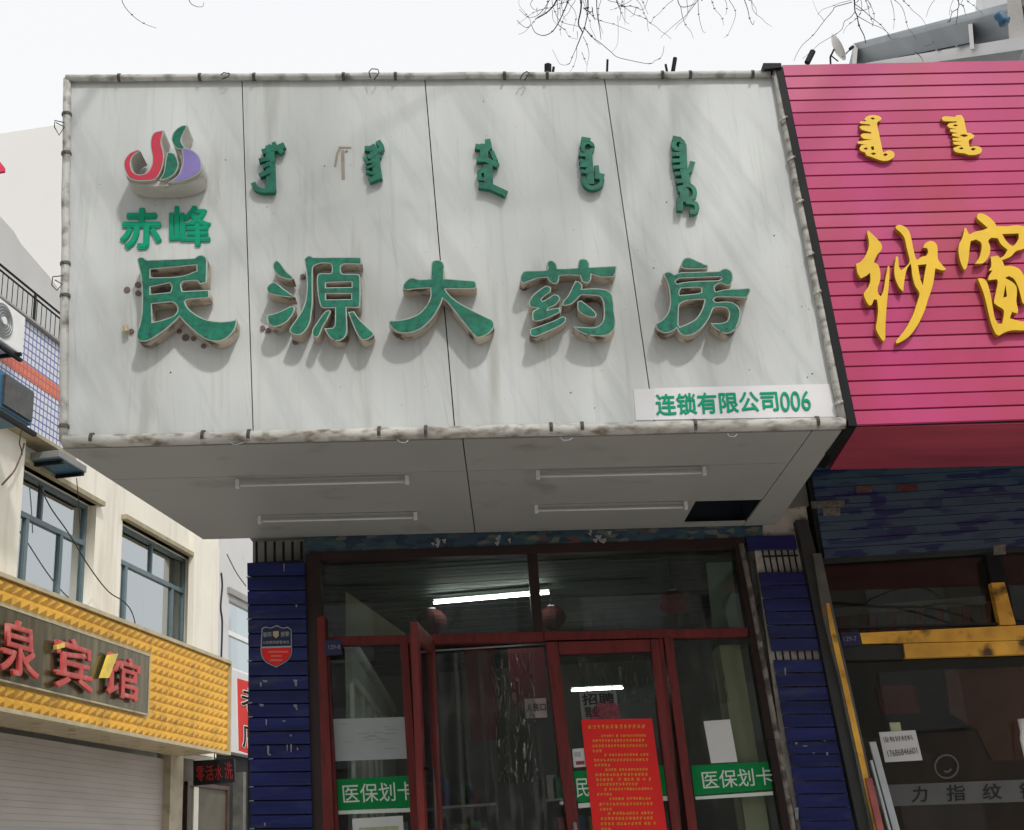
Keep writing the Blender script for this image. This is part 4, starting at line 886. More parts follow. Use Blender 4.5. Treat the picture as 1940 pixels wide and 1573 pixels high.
yb = [[(1100,125),(1130,108),(1240,115),(1250,98),(1300,95),(1325,130),(1340,200),(1358,275),(1400,282),(1435,305),(1420,330),(1385,345),(1375,370),(1385,420),(1440,412),(1490,420),(1510,445),(1500,480),(1450,500),(1380,502),(1330,485),(1260,478),(1225,455),(1220,430),(1270,412),(1310,405),(1225,395),(1215,370),(1310,362),(1215,355),(1210,332),(1290,325),(1205,305),(1210,285),(1270,280),(1190,265),(1185,240),(1260,238),(1180,225),(1155,200),(1180,178),(1250,172),(1255,160),(1140,158),(1110,150)],
 [(1213,200),(1240,189),(1267,200),(1240,213)], [(1283,302),(1330,290),(1372,305),(1330,319)], [(1273,435),(1300,423),(1327,435),(1300,447)], [(1393,445),(1420,429),(1452,440),(1420,459)]]
for lp_ in (ya, yb):
    L_ = pxloops(PK, lp_, .024, *S5, sub=2)
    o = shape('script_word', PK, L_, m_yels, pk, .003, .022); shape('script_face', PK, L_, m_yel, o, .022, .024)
# rods behind the pink sign
tag(MB().tube([UY(1529, 119, 6.2), UY(1540, 97, 6.2)], .018, 8).build('roof_rod', m_black), 'short dark slanted rod standing behind the top of the pink sign', 'rod')
# pink shop building
rb = thing('shop_building', (4.2, YWALL+2.5, 0), 'dark shop front with orange taped frame and painted blue header under the pink sign', 'building')
PB = bpy.data.materials.new('painted_blue_header'); PB.use_nodes = True; N, L = PB.node_tree.nodes, PB.node_tree.links
tc = N.new('ShaderNodeTexCoord'); mp = N.new('ShaderNodeMapping'); mp.inputs['Scale'].default_value = (1.3, 1, 7); n1 = N.new('ShaderNodeTexVoronoi'); n1.distance = 'CHEBYCHEV'; n1.inputs['Scale'].default_value = 4.5; n1.inputs['Randomness'].default_value = .9
cr = N.new('ShaderNodeValToRGB'); cr.color_ramp.elements[0].position = .15; cr.color_ramp.elements[0].color = (.012, .022, .09, 1); cr.color_ramp.elements[1].position = .55; cr.color_ramp.elements[1].color = (.045, .085, .125, 1)
sp2 = N.new('ShaderNodeSeparateColor')
L.new(tc.outputs['Object'], mp.inputs[0]); L.new(mp.outputs[0], n1.inputs[0]); L.new(n1.outputs['Color'], sp2.inputs[0]); L.new(sp2.outputs[0], cr.inputs[0]); L.new(cr.outputs[0], N['Principled BSDF'].inputs['Base Color'])
HB = W
hx0 = W.un(1540, 960)[0]; zt_ = UY(1572, 888, YWALL).z+.5; zb_ = W.un(1640, 1052)[1]
hd = MB()
zz = zb_+.0
while zz < zt_: hd.box((hx0+.02, YWALL-.02, zz), (XR, YWALL+.02+random.uniform(0, .004), zz+.052)); zz += .056
hd.build('header', PB, rb)
MB().box((hx0, YWALL+.021, zb_-.02), (XR, YWALL+.2, 5.4)).build('wall', m_blk2, rb)
MB().box((hx0, YWALL+DEPTH, 0), (XR, YWALL+DEPTH+.2, 5.4)).build('back_wall', m_greyw, rb)
MB().box((XR-.2, YWALL+.2, 0), (XR, YWALL+DEPTH, 5.4)).build('side_wall', m_greyw, rb)
MB().box((hx0, YWALL+.2, 3.35), (XR-.2, YWALL+DEPTH, 3.4)).build('ceiling', mat('dark_ceiling', (.07, .075, .065), .8, .2, 2), rb)
MB().box((hx0+.05, YWALL+2.0, .0), (XR-.21, YWALL+2.06, 2.3)).build('partition', mat('brown_partition', (.10, .06, .05), .7, .4, 1.5), rb)
MB().box((hx0, YWALL+.2, 5.41), (XR, YWALL+DEPTH+.2, 5.55)).build('roof', m_conc, rb)
IR = FP(YWALL+.45)
mb = MB().prism(IR, [(1580, 1152), (1866, 1128), (1869, 1142), (1583, 1166)], -.05, 0); mb.build('inner_rail', mat('rail_greygreen', (.30, .33, .30), .7, .2, 3), rb)
for i_ in range(16):
    x_ = 1590+i_*18; MB().prism(FP(YWALL+.5), [(x_, 1160-i_*1.4), (x_+17, 1159-i_*1.4), (x_+18, 1200-i_*1.2), (x_+1, 1201-i_*1.2)], -.04, random.uniform(-.01, .01)).build('stacked_board', mat('stack_'+str(i_ % 5), [(.30, .12, .10), (.22, .24, .22), (.25, .18, .12), (.33, .14, .16), (.16, .17, .17)][i_ % 5], .8, .3, 6), rb)
MB().prism(FP(YWALL+.7), [(1660, 1300), (1730, 1298), (1745, 1350), (1672, 1353)], -.04, 0).build('inner_panel', mat('maroon_panel', (.34, .10, .09), .8, .3, 3), rb)
MB().prism(FP(YWALL+.9), [(1790, 1270), (1960, 1262), (1990, 1440), (1880, 1440), (1850, 1380), (1800, 1350)], -.04, 0).build('inner_panel', mat('brown_panel', (.30, .15, .12), .8, .35, 2), rb)
# posts between the shops
MB().prism(W, [(1508, 985), (1530, 985), (1556, 1083), (1600, 1300), (1665, 1573), (1765, 1990), (1725, 1990), (1628, 1573), (1570, 1300), (1528, 1083)], -.06, .03).build('corner_post', mat('post_black', (.03, .032, .03), .6, .4, 3), rb)
MB().prism(W, [(1540, 1048), (1556, 1048), (1582, 1170), (1612, 1300), (1672, 1573), (1772, 1990), (1755, 1990), (1650, 1573), (1592, 1300), (1560, 1170)], .0305, .055).build('side_post', mat('post_grey', (.10, .10, .09), .5, .35, 6, dirt=(.2, .12, .03), dthr=(.6, .7)), rb)
MB().prism(W, [(1565, 1142), (1571, 1142), (1583, 1195), (1612, 1320), (1668, 1573), (1764, 1990), (1750, 1990), (1657, 1573), (1601, 1320), (1573, 1195)], .0555, .062).build('taped_post', m_gtape, rb)
tp = MB(); tp.prism(W, [(1629, 1199), (1960, 1183), (1962, 1212), (1634, 1219)], -.06, .0); tp.prism(W, [(1712, 1219), (1962, 1213), (1964, 1238), (1716, 1246)], -.06, -.004); tp.prism(W, [(1878, 1104), (1903, 1103), (1925, 1183), (1895, 1184)], -.06, -.006)
tp.build('taped_bar', m_gtape, rb)
MB().prism(W, [(1868, 1056), (1896, 1055), (1903, 1102), (1878, 1103)], -.06, -.007).build('bar', m_black, rb)
tp = MB(); tp.prism(W, [(1586, 1200), (1628, 1199), (1632, 1220), (1590, 1222)], -.06, -.01); tp.prism(W, [(1592, 1223), (1711, 1221), (1713, 1247), (1600, 1250)], -.07, -.02); tp.prism(W, [(1575, 1187), (1940, 1178), (1940, 1182), (1577, 1191)], -.06, -.03)
tp.build('bar', m_blk2, rb)
plate([(1592, 1198), (1628, 1196), (1632, 1222), (1596, 1224)], [(1598, 1206), (1622, 1205), (1624, 1214), (1600, 1215)], '129-7', 'dark blue number plate at the left end of the orange tape', .0)
plq = glass('dark_glass', (.72, .72, .68), smudge=.02)
for qq in ([(1560, 1055), (1868, 1050), (1900, 1185), (1582, 1192)], [(1900, 1050), (2300, 1030), (2340, 1165), (1925, 1183)], [(1595, 1250), (2400, 1215), (2560, 1990), (1770, 1990)]):
    st = [W.un(x, y, -.09) for x, y in qq]
    MB().hexa([W.pt(a, b, -.09) for a, b in st], [W.pt(a, b, -.096) for a, b in st]).build('window_pane', plq, rb)
# stickers on the blue header
for i, (q, mt_, lab) in enumerate([([(1536, 950), (1600, 947), (1600, 960), (1538, 963)], 'dull_sheet', 'long pale torn label at the left of the painted blue header'), ([(1558, 963), (1592, 962), (1592, 976), (1560, 978)], 'dull_sheet', 'short pale label hanging under the long one on the blue header'),
        ([(1622, 920), (1652, 919), (1652, 932), (1624, 933)], 'pinkish_paper', 'small pinkish label on the blue header'), ([(1700, 919), (1738, 918), (1738, 929), (1700, 930)], 'maroon_print', 'small faded red label on the blue header'), ([(1882, 1032), (1905, 1031), (1906, 1050), (1883, 1051)], 'dull_sheet', 'square grey label at the lower right of the blue header')]):
    sheet('label_sticker', q, .026+i*.001, mat('old_label_'+str(i), [(.13, .12, .10), (.16, .15, .13), (.13, .07, .06), (.12, .03, .03), (.15, .15, .14)][i], .8, .5, 45), lab, 'sticker', grp='old labels on the blue header')
# items on the right window
t = empty_at('notice', [(1665, 1443), (1748, 1443)], -.085, 'handwritten white note on the dark right shop window', 'notice')
MB().prism(W, [(1665, 1387), (1734, 1383), (1748, 1440), (1677, 1444)], -.087, -.085).build('sheet', m_paper, t)
text_quad('handwriting', '没有好材料', W, [(1672, 1396), (1728, 1392), (1731, 1402), (1675, 1407)], -.0835, MI, t, thick=.001)
text_quad('handwriting', '17686846601', W, [(1680, 1422), (1736, 1415), (1739, 1427), (1683, 1434)], -.0835, MI, t, thick=.001)
MB().prism(W, [(1685, 1369), (1705, 1368), (1708, 1384), (1688, 1385)], -.087, -.0845).build('tape', MT['faint_gold'], t)
t = empty_at('window_band', [(1690, 1525), (1990, 1515)], -.085, 'grey lettering band low on the dark right shop window', 'sticker')
bandm = mat('grey_band', (.10, .105, .105), .6, .15, 3)
MB().prism(W, [(1650, 1488), (2010, 1474), (2016, 1516), (1660, 1528)], -.087, -.085).build('band', bandm, t)
for ch, q in (('力', [(1730, 1490), (1756, 1489), (1757, 1518), (1728, 1520)]), ('指', [(1793, 1487), (1827, 1486), (1829, 1516), (1795, 1518)]), ('纹', [(1862, 1485), (1896, 1484), (1899, 1513), (1863, 1515)]), ('锁', [(1931, 1483), (1965, 1482), (1968, 1512), (1933, 1513)])):
    text_quad('band_lettering', ch, W, q, -.0835, MI, t, bold=.01, thick=.001)
rg = MB(); cpt = [W.un(1793+22*math.cos(a*.3927), 1452+22*math.sin(a*.3927), -.085) for a in range(17)]
rg.tube([W.pt(a, b, -.085) for a, b in cpt], .006, 6); cpt = [W.un(1793+10*math.cos(a*.3927+.5), 1452+10*math.sin(a*.3927+.5), -.085) for a in range(5)]
rg.tube([W.pt(a, b, -.085) for a, b in cpt], .007, 6)
tag(rg.build('round_emblem', bandm), 'faint grey ring emblem on the dark window above the lettering band', 'sticker')
for i, (p0, p1, wd, mt_, lab) in enumerate([((1652, 1405), (1705, 1600), .020, m_steel, 'wide pale aluminium profile leaning outside the right shop window'), ((1650, 1440), (1692, 1600), .008, m_steel, 'thin aluminium rod leaning beside the wide profile'), ((1645, 1474), (1674, 1600), .020, mat('pink_profile', (.38, .10, .09), .5, .3, 7), 'reddish profile leaning nearest the taped post')]):
    a = UY(*p0, YWALL+.03-.1); b = UY(p1[0], p1[1], YWALL-.12); dvec = (b-a).normalized(); e = a+dvec*((a.z-.0)/-dvec.z)
    mb = MB(); sx = V((wd, 0, 0)); sy2 = V((0, .012, 0))
    mb.hexa([a-sx-sy2, a+sx-sy2, e+sx-sy2, e-sx-sy2], [a-sx+sy2, a+sx+sy2, e+sx+sy2, e-sx+sy2])
    tag(mb.build('leaning_profile', mt_, bevel=.003), lab, 'metal profile', 'profiles leaning by the right window')
hp = [UY(x, y, YWALL+.02) for x, y in ((1934, 1362), (1938, 1385), (1936, 1400), (1944, 1440))]
tag(MB().tube(hp, .022, 8, r1=.008).build('door_handle', m_white, smooth=True), 'white curved pull handle at the right edge of the dark window', 'handle')
# ================================================================== LEFT: HOTEL BUILDING AND GOLD SIGN
d0 = ray(1350, 1603); ldir = V((d0.x, d0.y, 0)).normalized(); ln = V((ldir.y, -ldir.x, 0))
GO = UY(0, 1200, 14.0); G = Plane((GO.x, GO.y, 0), ldir, ln)      # face of the gold sign
WO = .9                                                             # wall lies behind it
A = Plane(G.O-ln*WO, ldir, ln)
print('gold', [tuple(round(v, 2) for v in G.un(*p)) for p in ((0, 1098), (435, 1253), (0, 1337), (437, 1427), (279, 1243), (279, 1355))])
print('wall', [tuple(round(v, 2) for v in A.un(*p)) for p in ((40, 880), (183, 955), (233, 978), (368, 1050), (415, 1035), (105, 840), (111, 653), (67, 555), (67, 622), (0, 573), (470, 1035))])
ht = thing('hotel_building', A.pt(2.5, 0, -2), 'cream plastered building at left with large grey-framed windows above the gold sign', 'building')
s_end = A.un(413, 1100)[0]; tw = A.un(233, 978)[1]; t_top = A.un(300, 830)[1]+.5
tilebot = A.un(105, 840, .3)[1]
w1s0, w1s1 = A.un(40, 950)[0]-.25, A.un(181, 1000)[0]; w2s0, w2s1 = A.un(232, 1000)[0], A.un(366, 1060)[0]
wt, wb = A.un(183, 957)[1], A.un(183, 957)[1]-2.05
GBZ = G.un(217, 1382)[1]+.06
outline = [(-12, GBZ), (s_end, GBZ), (s_end, wt+1.25), (-12, wt+1.25)]
holes = [[(w1s0, wb), (w1s1, wb), (w1s1, wt), (w1s0, wt)], [(w2s0, wb), (w2s1, wb), (w2s1, wt), (w2s0, wt)]]
shape('wall', A, [outline]+holes, m_cream, ht, -.28, 0)
MB().slab(A, -12, s_end, wt+1.26, wt+1.4, -6, .12).build('roof', m_conc, ht)
MB().slab(A, -12, s_end-.02, 0, wt+1.25, -6, -5.8).build('back_wall', m_cream, ht)
MB().slab(A, s_end-.22, s_end-.01, 0, wt+1.25, -5.79, -.29).build('end_wall', m_cream, ht)
pcol = A.un(41, 950, .12)[0]
MB().slab(A, pcol-1.2, pcol, GBZ+.01, wt+1.24, .0, .12).build('pilaster', m_cream, ht)
c0, c1 = A.un(366, 1150, .1)[0], A.un(414, 1150, .1)[0]
MB().slab(A, c0, c1, GBZ+.01, A.un(414, 1037, .1)[1], .0, .1).build('pilaster', m_cream, ht)
for (s0, s1, split) in ((w1s0, w1s1, (.44, .30, .70)), (w2s0, w2s1, (.50, .18, .82))):
    f = MB(); fw = .055; dA, dB = -.2, -.14
    f.slab(A, s0, s1, wb, wb+fw, dA, dB); f.slab(A, s0, s1, wt-fw, wt, dA, dB); f.slab(A, s0, s0+fw, wb+fw, wt-fw, dA, dB); f.slab(A, s1-fw, s1, wb+fw, wt-fw, dA, dB)
    tz = wt-.62; f.slab(A, s0+fw, s1-fw, tz, tz+.07, dA, dB)
    w_ = s1-s0; f.slab(A, s0+w_*split[0], s0+w_*split[0]+.045, tz+.07, wt-fw, dA, dB-.005)
    for k in split[1:]: f.slab(A, s0+w_*k-.04, s0+w_*k+.04, wb+fw, tz, dA, dB-.005)
    wn = f.build('window', m_bframe, ht)
    MB().slab(A, s0+.02, s1-.02, wb+.02, wt-.02, -.185, -.18).build('pane', g_refl, wn)
    MB().slab(A, s0+.02, s1-.02, wb+.02, wt-.02, -.9, -.88).build('curtain', mat('grey_curtain', (.26, .30, .31), .8, .25, 1.2, stretch=(3, 3, .3)), wn)
    MB().slab(A, s0-.06, s1+.10, wt+.0, wt+.07, -.1, .09).build('lintel', mat('olive_lintel', (.34, .30, .20), .8, .2, 4), wn)
    MB().slab(A, s0-.05, s1+.05, wb-.07, wb, -.1, .06).build('sill', m_conc, wn)
# tiled bay with terrace railing
BP = Plane(A.O+ln*.3, ldir, ln)
b_end = BP.un(150, 760)[0]
bt, bb = BP.un(111, 653)[1], BP.un(104, 842)[1]
TM = bpy.data.materials.new('white_grid_tile'); TM.use_nodes = True; N, L = TM.node_tree.nodes, TM.node_tree.links
uvn = N.new('ShaderNodeTexCoord'); br = N.new('ShaderNodeTexBrick'); br.offset = 0; br.inputs['Scale'].default_value = 1; br.inputs['Brick Width'].default_value = .098; br.inputs['Row Height'].default_value = .098; br.inputs['Mortar Size'].default_value = .011; br.inputs['Mortar Smooth'].default_value = .1
br.inputs['Color1'].default_value = (.62, .63, .66, 1); br.inputs['Color2'].default_value = (.58, .60, .64, 1); br.inputs['Mortar'].default_value = (.07, .08, .30, 1)
L.new(uvn.outputs['UV'], br.inputs[0]); L.new(br.outputs[0], N['Principled BSDF'].inputs['Base Color']); N['Principled BSDF'].inputs['Roughness'].default_value = .35
OM = TM.copy(); OM.name = 'orange_grid_tile'; bb_ = [n for n in OM.node_tree.nodes if n.type == 'TEX_BRICK'][0]; bb_.inputs['Color1'].default_value = (.62, .10, .03, 1); bb_.inputs['Color2'].default_value = (.66, .16, .05, 1); bb_.inputs['Mortar'].default_value = (.35, .08, .08, 1)
o0, o1 = BP.un(109, 758)[1], BP.un(109, 731)[1]
shape('tiled_bay', BP, [[(-12, bb), (b_end, bb), (b_end, bt), (-12, bt)]], TM, ht, -.3, 0)
shape('orange_band', BP, [[(-12, o0), (b_end, o0), (b_end, o1), (-12, o1)]], OM, ht, .001, .008)
MB().slab(BP, -12, b_end+.1, bt, bt+.03, -2.6, .06).build('terrace_slab', m_conc, ht)
MB().slab(BP, -12, b_end-.02, bb-.05, bb, -.3, .02).build('bay_ledge', MT['olive_lintel'], ht)
# upper setback wall
UPp = Plane(A.O-ln*2.2, ldir, ln)
st = [UPp.un(x, y) for x, y in ((-60, 335), (0, 409), (26, 438), (40, 462), (92, 522), (112, 548), (150, 600), (190, 900), (-60, 900))]
shape('setback_wall', UPp, [st], m_greyw, ht, -.3, 0)
rl = thing('terrace_railing', BP.pt(0, bt+.03, 0), 'black metal railing with thin uprights on the tiled bay at left', 'railing')
hT, hM = BP.un(67, 553)[1], BP.un(67, 563)[1]
MB().tube([BP.pt(-10, hT, -.02), BP.pt(b_end, hT, -.02)], .016, 6).build('top_rail', m_black, rl); MB().tube([BP.pt(-10, hM, -.02), BP.pt(b_end, hM, -.02)], .013, 6).build('mid_rail', m_black, rl)
s67 = BP.un(67, 600)[0]
for k in range(-5, 2): MB().tube([BP.pt(s67+k*1.25, bt+.02, -.02), BP.pt(s67+k*1.25, hT, -.02)], .02, 6).build('post', m_black, rl)
mb = MB()
k = -9.9
while k < b_end: mb.tube([BP.pt(k, bt+.02, -.02), BP.pt(k, hM, -.02)], .006, 5); k += .125
mb.build('uprights', m_black, rl)
tag(MB().slab(BP, BP.un(0, 560)[0]-.8, BP.un(40, 580)[0], bt+.03, bt+.03+.42, -1.0, -.35).build('brown_bundle', mat('brown_cloth', (.30, .19, .14), .9, .3, 3), bevel=.08), 'brown covered bundle lying behind the black railing', 'bundle')
# air conditioners
def ac(P, s0, s1, t0, t1, dep, lab, body, side=None):
    t = thing('air_conditioner', P.pt((s0+s1)/2, t0, dep/2), lab, 'air conditioner', 'outdoor units on the left building')
    MB().slab(P, s0, s1, t0, t1, .03, dep).build('case', body, t, bevel=.015)
    cx, cz, r = s0+(s1-s0)*.40, (t0+t1)/2, (t1-t0)*.42
    mb = MB(); mb.tube([P.pt(cx, cz, dep), P.pt(cx, cz, dep+.012)], r, 24); mb.build('fan_ring', mat('fan_grey', (.20, .21, .21), .5, .1, 6), t)
    mb = MB()
    for k in range(1, 6): mb.tube([P.pt(cx+r*k/6*math.cos(a*.314), cz+r*k/6*math.sin(a*.314), dep+.02) for a in range(21)], .004, 4)
    mb.build('fan_grille', m_steel, t); MB().tube([P.pt(cx, cz, dep+.012), P.pt(cx, cz, dep+.03)], r*.22, 14).build('hub', m_white, t)
    mb = MB()
    for k in (.1, .85): mb.slab(P, s0+(s1-s0)*k, s0+(s1-s0)*k+.04, t0-.04, t0, .0, dep+.04)
    mb.slab(P, s0, s1, t0-.075, t0-.039, dep-.05, dep); mb.build('bracket', m_black, t)
a0_, a1_ = BP.un(-25, 600, .35)[0], BP.un(46, 640, .35)[0]
ac(BP, a0_, a1_, BP.un(40, 672, .35)[1], BP.un(40, 592, .35)[1]-.02, .35, 'white outdoor air conditioner unit with round grey fan, on the tiled bay', m_white)
# blue cage-like unit below
t = thing('air_conditioner', BP.pt(BP.un(40, 790, .5)[0], BP.un(40, 790, .5)[1], .3), 'old blue outdoor unit with rusty dark grille, below the white one', 'air conditioner', 'outdoor units on the left building')
bx0, bx1 = BP.un(-10, 760, .55)[0], BP.un(67, 790, .55)[0]; bz0, bz1 = BP.un(12, 772, .55)[1], BP.un(12, 700, .55)[1]
MB().slab(BP, bx0-.6, bx1, bz0, bz1, .05, .5).build('case', m_blue, t, bevel=.01)
bs = BP.un(14, 740, .56)[0]
MB().slab(BP, bs, bx1-.03, bz0+.04, bz1-.04, .5, .53).build('grille', mat('grille_dark', (.06, .065, .065), .5, .3, 9, dirt=(.15, .07, .03), dthr=(.55, .7)), t)
mb = MB(); mb.slab(BP, bx0-.8, bx1+.15, bz0-.09, bz0-.04, .45, .5); mb.tube([BP.pt(bs, bz0-.06, .47), BP.pt(bs-.4, bz0-.5, .0)], .02, 6); mb.build('bracket', m_black, t)
# small blue box under the canopy corner
q1 = A.un(150, 880, .35); 
t = thing('air_conditioner', A.pt(q1[0], q1[1], .3), 'small unit with blue underside tucked under the corner of the white sign', 'air conditioner', 'outdoor units on the left building')
sA, sB_ = A.un(105, 872, .45)[0], A.un(158, 890, .45)[0]; zA = A.un(130, 880, .45)[1]
MB().slab(A, sA, sB_, zA, zA+.10, .08, .5).build('case', MT['fan_grey'], t, bevel=.01)
MB().slab(A, sA+.06, sB_-.02, zA-.012, zA-.001, .1, .46).build('base_pan', m_blue, t)
MB().slab(A, sA+.1, sA+.14, zA-.06, zA-.013, .0, .5).build('bracket', m_black, t); MB().slab(A, sB_-.1, sB_-.06, zA-.06, zA-.013, .0, .5).build('bracket', m_black, t)
# gold sign box
gs = thing('gold_sign', G.pt(1.5, 3.0, -.4), 'gold studded sign box with olive panel and peeling red characters', 'sign')
g_t, g_b = G.un(217, 1175)[1], G.un(217, 1382)[1]; g_e = G.un(434, 1340)[0]; g_s = -6.0
pa_e = G.un(279, 1300)[0]; pa_t, pa_b = G.un(279, 1243)[1], G.un(279, 1353)[1]
MB().slab(G, g_s, g_e, g_b, g_t, -WO+.01, -.03).build('box', m_trim, gs)
cell = .20; nz = 11; ch_ = (g_t-g_b)/nz
mb = MB(); sx_ = g_e-.02
while sx_ > -2.2:
    for k in range(nz):
        z0 = g_b+k*ch_; z1 = z0+ch_; s1 = sx_; s0 = sx_-cell
        if s0 < pa_e and z1 > pa_b+.02 and z0 < pa_t-.02: continue
        mb.add([G.pt(s0, z0, -.03), G.pt(s1, z0, -.03), G.pt(s1, z1, -.03), G.pt(s0, z1, -.03), G.pt((s0+s1)/2, (z0+z1)/2, .03)], [(0, 1, 4), (1, 2, 4), (2, 3, 4), (3, 0, 4)])
    sx_ -= cell
mb.build('studded_panel', m_gold, gs)
MB().slab(G, -5.9, pa_e, pa_b, pa_t, -.028, .016).build('olive_panel', m_olive, gs)
mb = MB()
for a_, b_, c_, d_ in ((g_s, g_e+.03, g_t, g_t+.05), (g_s, g_e+.03, g_b-.05, g_b)): mb.slab(G, a_, b_, c_, d_, -.06, .03)
mb.slab(G, g_e, g_e+.03, g_b, g_t, -.06, .03); mb.slab(G, -5.9, pa_e+.02, pa_t, pa_t+.02, -.02, .025); mb.slab(G, -5.9, pa_e+.02, pa_b-.02, pa_b, -.02, .025); mb.slab(G, pa_e, pa_e+.02, pa_b, pa_t, -.02, .025)
mb.build('edge_trim', m_trim, gs)
MB().slab(G, g_s, g_e, g_t+.051, g_t+.06, -WO+.01, -.04).build('top_sheet', m_trim, gs)
for ch, q in (('泉', [(6, 1168), (68, 1186), (74, 1290), (2, 1270)]), ('宾', [(106, 1200), (172, 1222), (176, 1312), (106, 1300)]), ('馆', [(200, 1232), (266, 1254), (262, 1330), (198, 1312)])):
    text_quad('hotel_letter', ch, G, q, .09, m_lred, gs, bold=.014, thick=.035)
for q in ([(107, 1222), (122, 1217), (123, 1226), (108, 1230)], [(208, 1240), (224, 1238), (207, 1284), (193, 1284)]): MB().prism(G, q, .055, .10).build('gold_remnant', m_lyel, gs)
for k in range(6):
    c = G.pt(g_e-.6-k*.95, g_b-.051, -.45); MB().tube([c, c-V((0, 0, .012))], .06, 14).build('downlight', m_trim, gs)
# ground floor of the hotel: roller shutter, pilaster, dark doorway
zs = g_b-.05
s_sh = A.un(318, 1500)[0]; s_p = A.un(342, 1500)[0]; s_d1 = A.un(446, 1500)[0]
mb = MB(); z = .02
while z < zs-.02:
    mb.slab(A, -12, s_sh, z, z+.076, -.12, -.08); mb.slab(A, -12, s_sh, z+.076, z+.08, -.12, -.088); z += .08
mb.build('roller_shutter', m_shut, ht)
MB().slab(A, s_sh, s_p, 0, zs+.3, -.2, .04).build('pilaster', mat('dirty_cream', (.42, .37, .27), .8, .15, 2, dirt=(.25, .2, .15), dthr=(.5, .8)), ht)
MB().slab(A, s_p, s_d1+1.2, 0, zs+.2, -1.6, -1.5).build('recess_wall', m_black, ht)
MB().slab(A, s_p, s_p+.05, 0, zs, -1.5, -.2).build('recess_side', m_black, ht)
dq0, dq1 = A.un(352, 1520, -.3)[0], A.un(432, 1520, -.3)[0]; dz = A.un(390, 1487, -.3)[1]
hd_ = MB(); hd_.slab(A, dq0, dq0+.10, 0, dz+.02, -.34, -.27); hd_.slab(A, dq1-.10, dq1, 0, dz+.02, -.34, -.27); hd_.slab(A, dq0, dq1, dz-.05, dz+.02, -.34, -.268); hd_.slab(A, dq0, dq1, 1.55, 1.62, -.34, -.269)
hd_ = hd_.build('door', mat('brown_door', (.07, .04, .03), .5, .3, 4), ht)
MB().slab(A, dq0+.1, dq1-.1, .02, dz-.05, -.32, -.31).build('door_panel', mat('beige_panel', (.10, .09, .065), .6, .2, 1.5), hd_)
MB().slab(A, dq1+.25, dq1+.4, 0, zs, -.3, -.1).build('grey_post', MT['post_grey'], ht)
# led sign
q = [(366, 1441), (443, 1437), (445, 1481), (366, 1488)]
LP = FP(A.pt(*A.un(366, 1460), 0).y-.1)
t = thing('led_sign', LP.pt(*LP.un(405, 1488)), 'black box sign with red lit characters hanging in the dark doorway under the gold sign', 'sign')
MB().prism(LP, q, -.12, 0).build('case', m_black, t)
m_led = mat('led_red', (.16, .008, .01), .5, .5, 20, emit=(1, .03, .03), estr=.04)
for ch, qq in (('零', [(372, 1452), (386, 1451), (387, 1480), (372, 1481)]), ('活', [(390, 1450), (404, 1449), (405, 1478), (390, 1479)]), ('水', [(407, 1449), (420, 1448), (421, 1477), (407, 1478)]), ('洗', [(425, 1444), (440, 1443), (441, 1475), (426, 1476)])):
    text_quad('led_character', ch, LP, qq, .004, m_led, t, bold=.01, thick=.003)
MB().tube([LP.pt(*LP.un(405, 1441), -.06), LP.pt(*LP.un(405, 1390), -.06)], .01, 6).build('hanger', m_black, t)
# red banner partly behind the blue pillar
BNY = 16.0; BN = FP(BNY)
t = thing('red_banner', BN.pt(*BN.un(462, 1425)), 'narrow red banner with outlined characters hanging beside the left blue pillar', 'banner')
MB().prism(BN, [(448, 1284), (500, 1300), (504, 1440), (450, 1421)], -.03, 0).build('cloth', mat('banner_red', (.66, .05, .045), .6, .08, 3), t)
MB().prism(BN, [(446, 1283), (449, 1284), (452, 1422), (449, 1422)], -.04, .01).build('edge_pole', m_white, t)
for ch, qq in (('老', [(457, 1300), (492, 1310), (494, 1355), (458, 1346)]), ('店', [(459, 1368), (494, 1378), (496, 1424), (460, 1415)])):
    text_quad('banner_outline', ch, BN, qq, .006, m_white, t, bold=.045, thick=.004); text_quad('banner_character', ch, BN, qq, .012, m_black, t, bold=.008, thick=.004)
# white building further along
t = thing('white_building', A.pt(s_end+2, 0, -2), 'white plastered building seen in the gap left of the blue pillar', 'building')
AW = Plane(A.O-ln*.25, ldir, ln)
wz = AW.un(445, 1033)[1]
ws0, ws1 = AW.un(433, 1180)[0], AW.un(433, 1180)[0]+2.2; wtz = AW.un(433, 1125)[1]; wbz = AW.un(433, 1265)[1]
GZ2 = AW.un(448, 1426)[1]
shape('wall', AW, [[(s_end+.05, GZ2), (s_end+9, GZ2), (s_end+9, wz+3), (s_end+.05, wz+3)], [(ws0, wbz), (ws1, wbz), (ws1, wtz), (ws0, wtz)]], m_wwall, t, -.25, 0)
MB().slab(AW, s_end+.1, s_end+9, 0, wz+3, -6, -5.8).build('back_wall', m_wwall, t)
MB().slab(AW, s_end+.1, s_end+9, wz+3.01, wz+3.1, -6, .1).build('roof', m_conc, t)
f = MB(); f.slab(AW, ws0, ws0+.07, wbz, wtz, -.15, -.08); f.slab(AW, ws0+.07, ws1, wtz-.06, wtz, -.15, -.08); f.slab(AW, ws0+.07, ws1, wtz-.75, wtz-.66, -.15, -.08); f.slab(AW, ws0+.07, ws1, wbz, wbz+.07, -.15, -.08)
wn = f.build('window', m_white, t); MB().slab(AW, ws0+.02, ws1, wbz+.02, wtz-.02, -.13, -.12).build('pane', g_refl, wn); MB().slab(AW, ws0-.1, ws1, wtz+.0, wtz+.12, -.02, .06).build('lintel', m_conc, wn)
MB().slab(AW, ws0+.02, ws1, wbz+.02, wtz-.02, -.8, -.78).build('curtain', MT['grey_curtain'], wn)
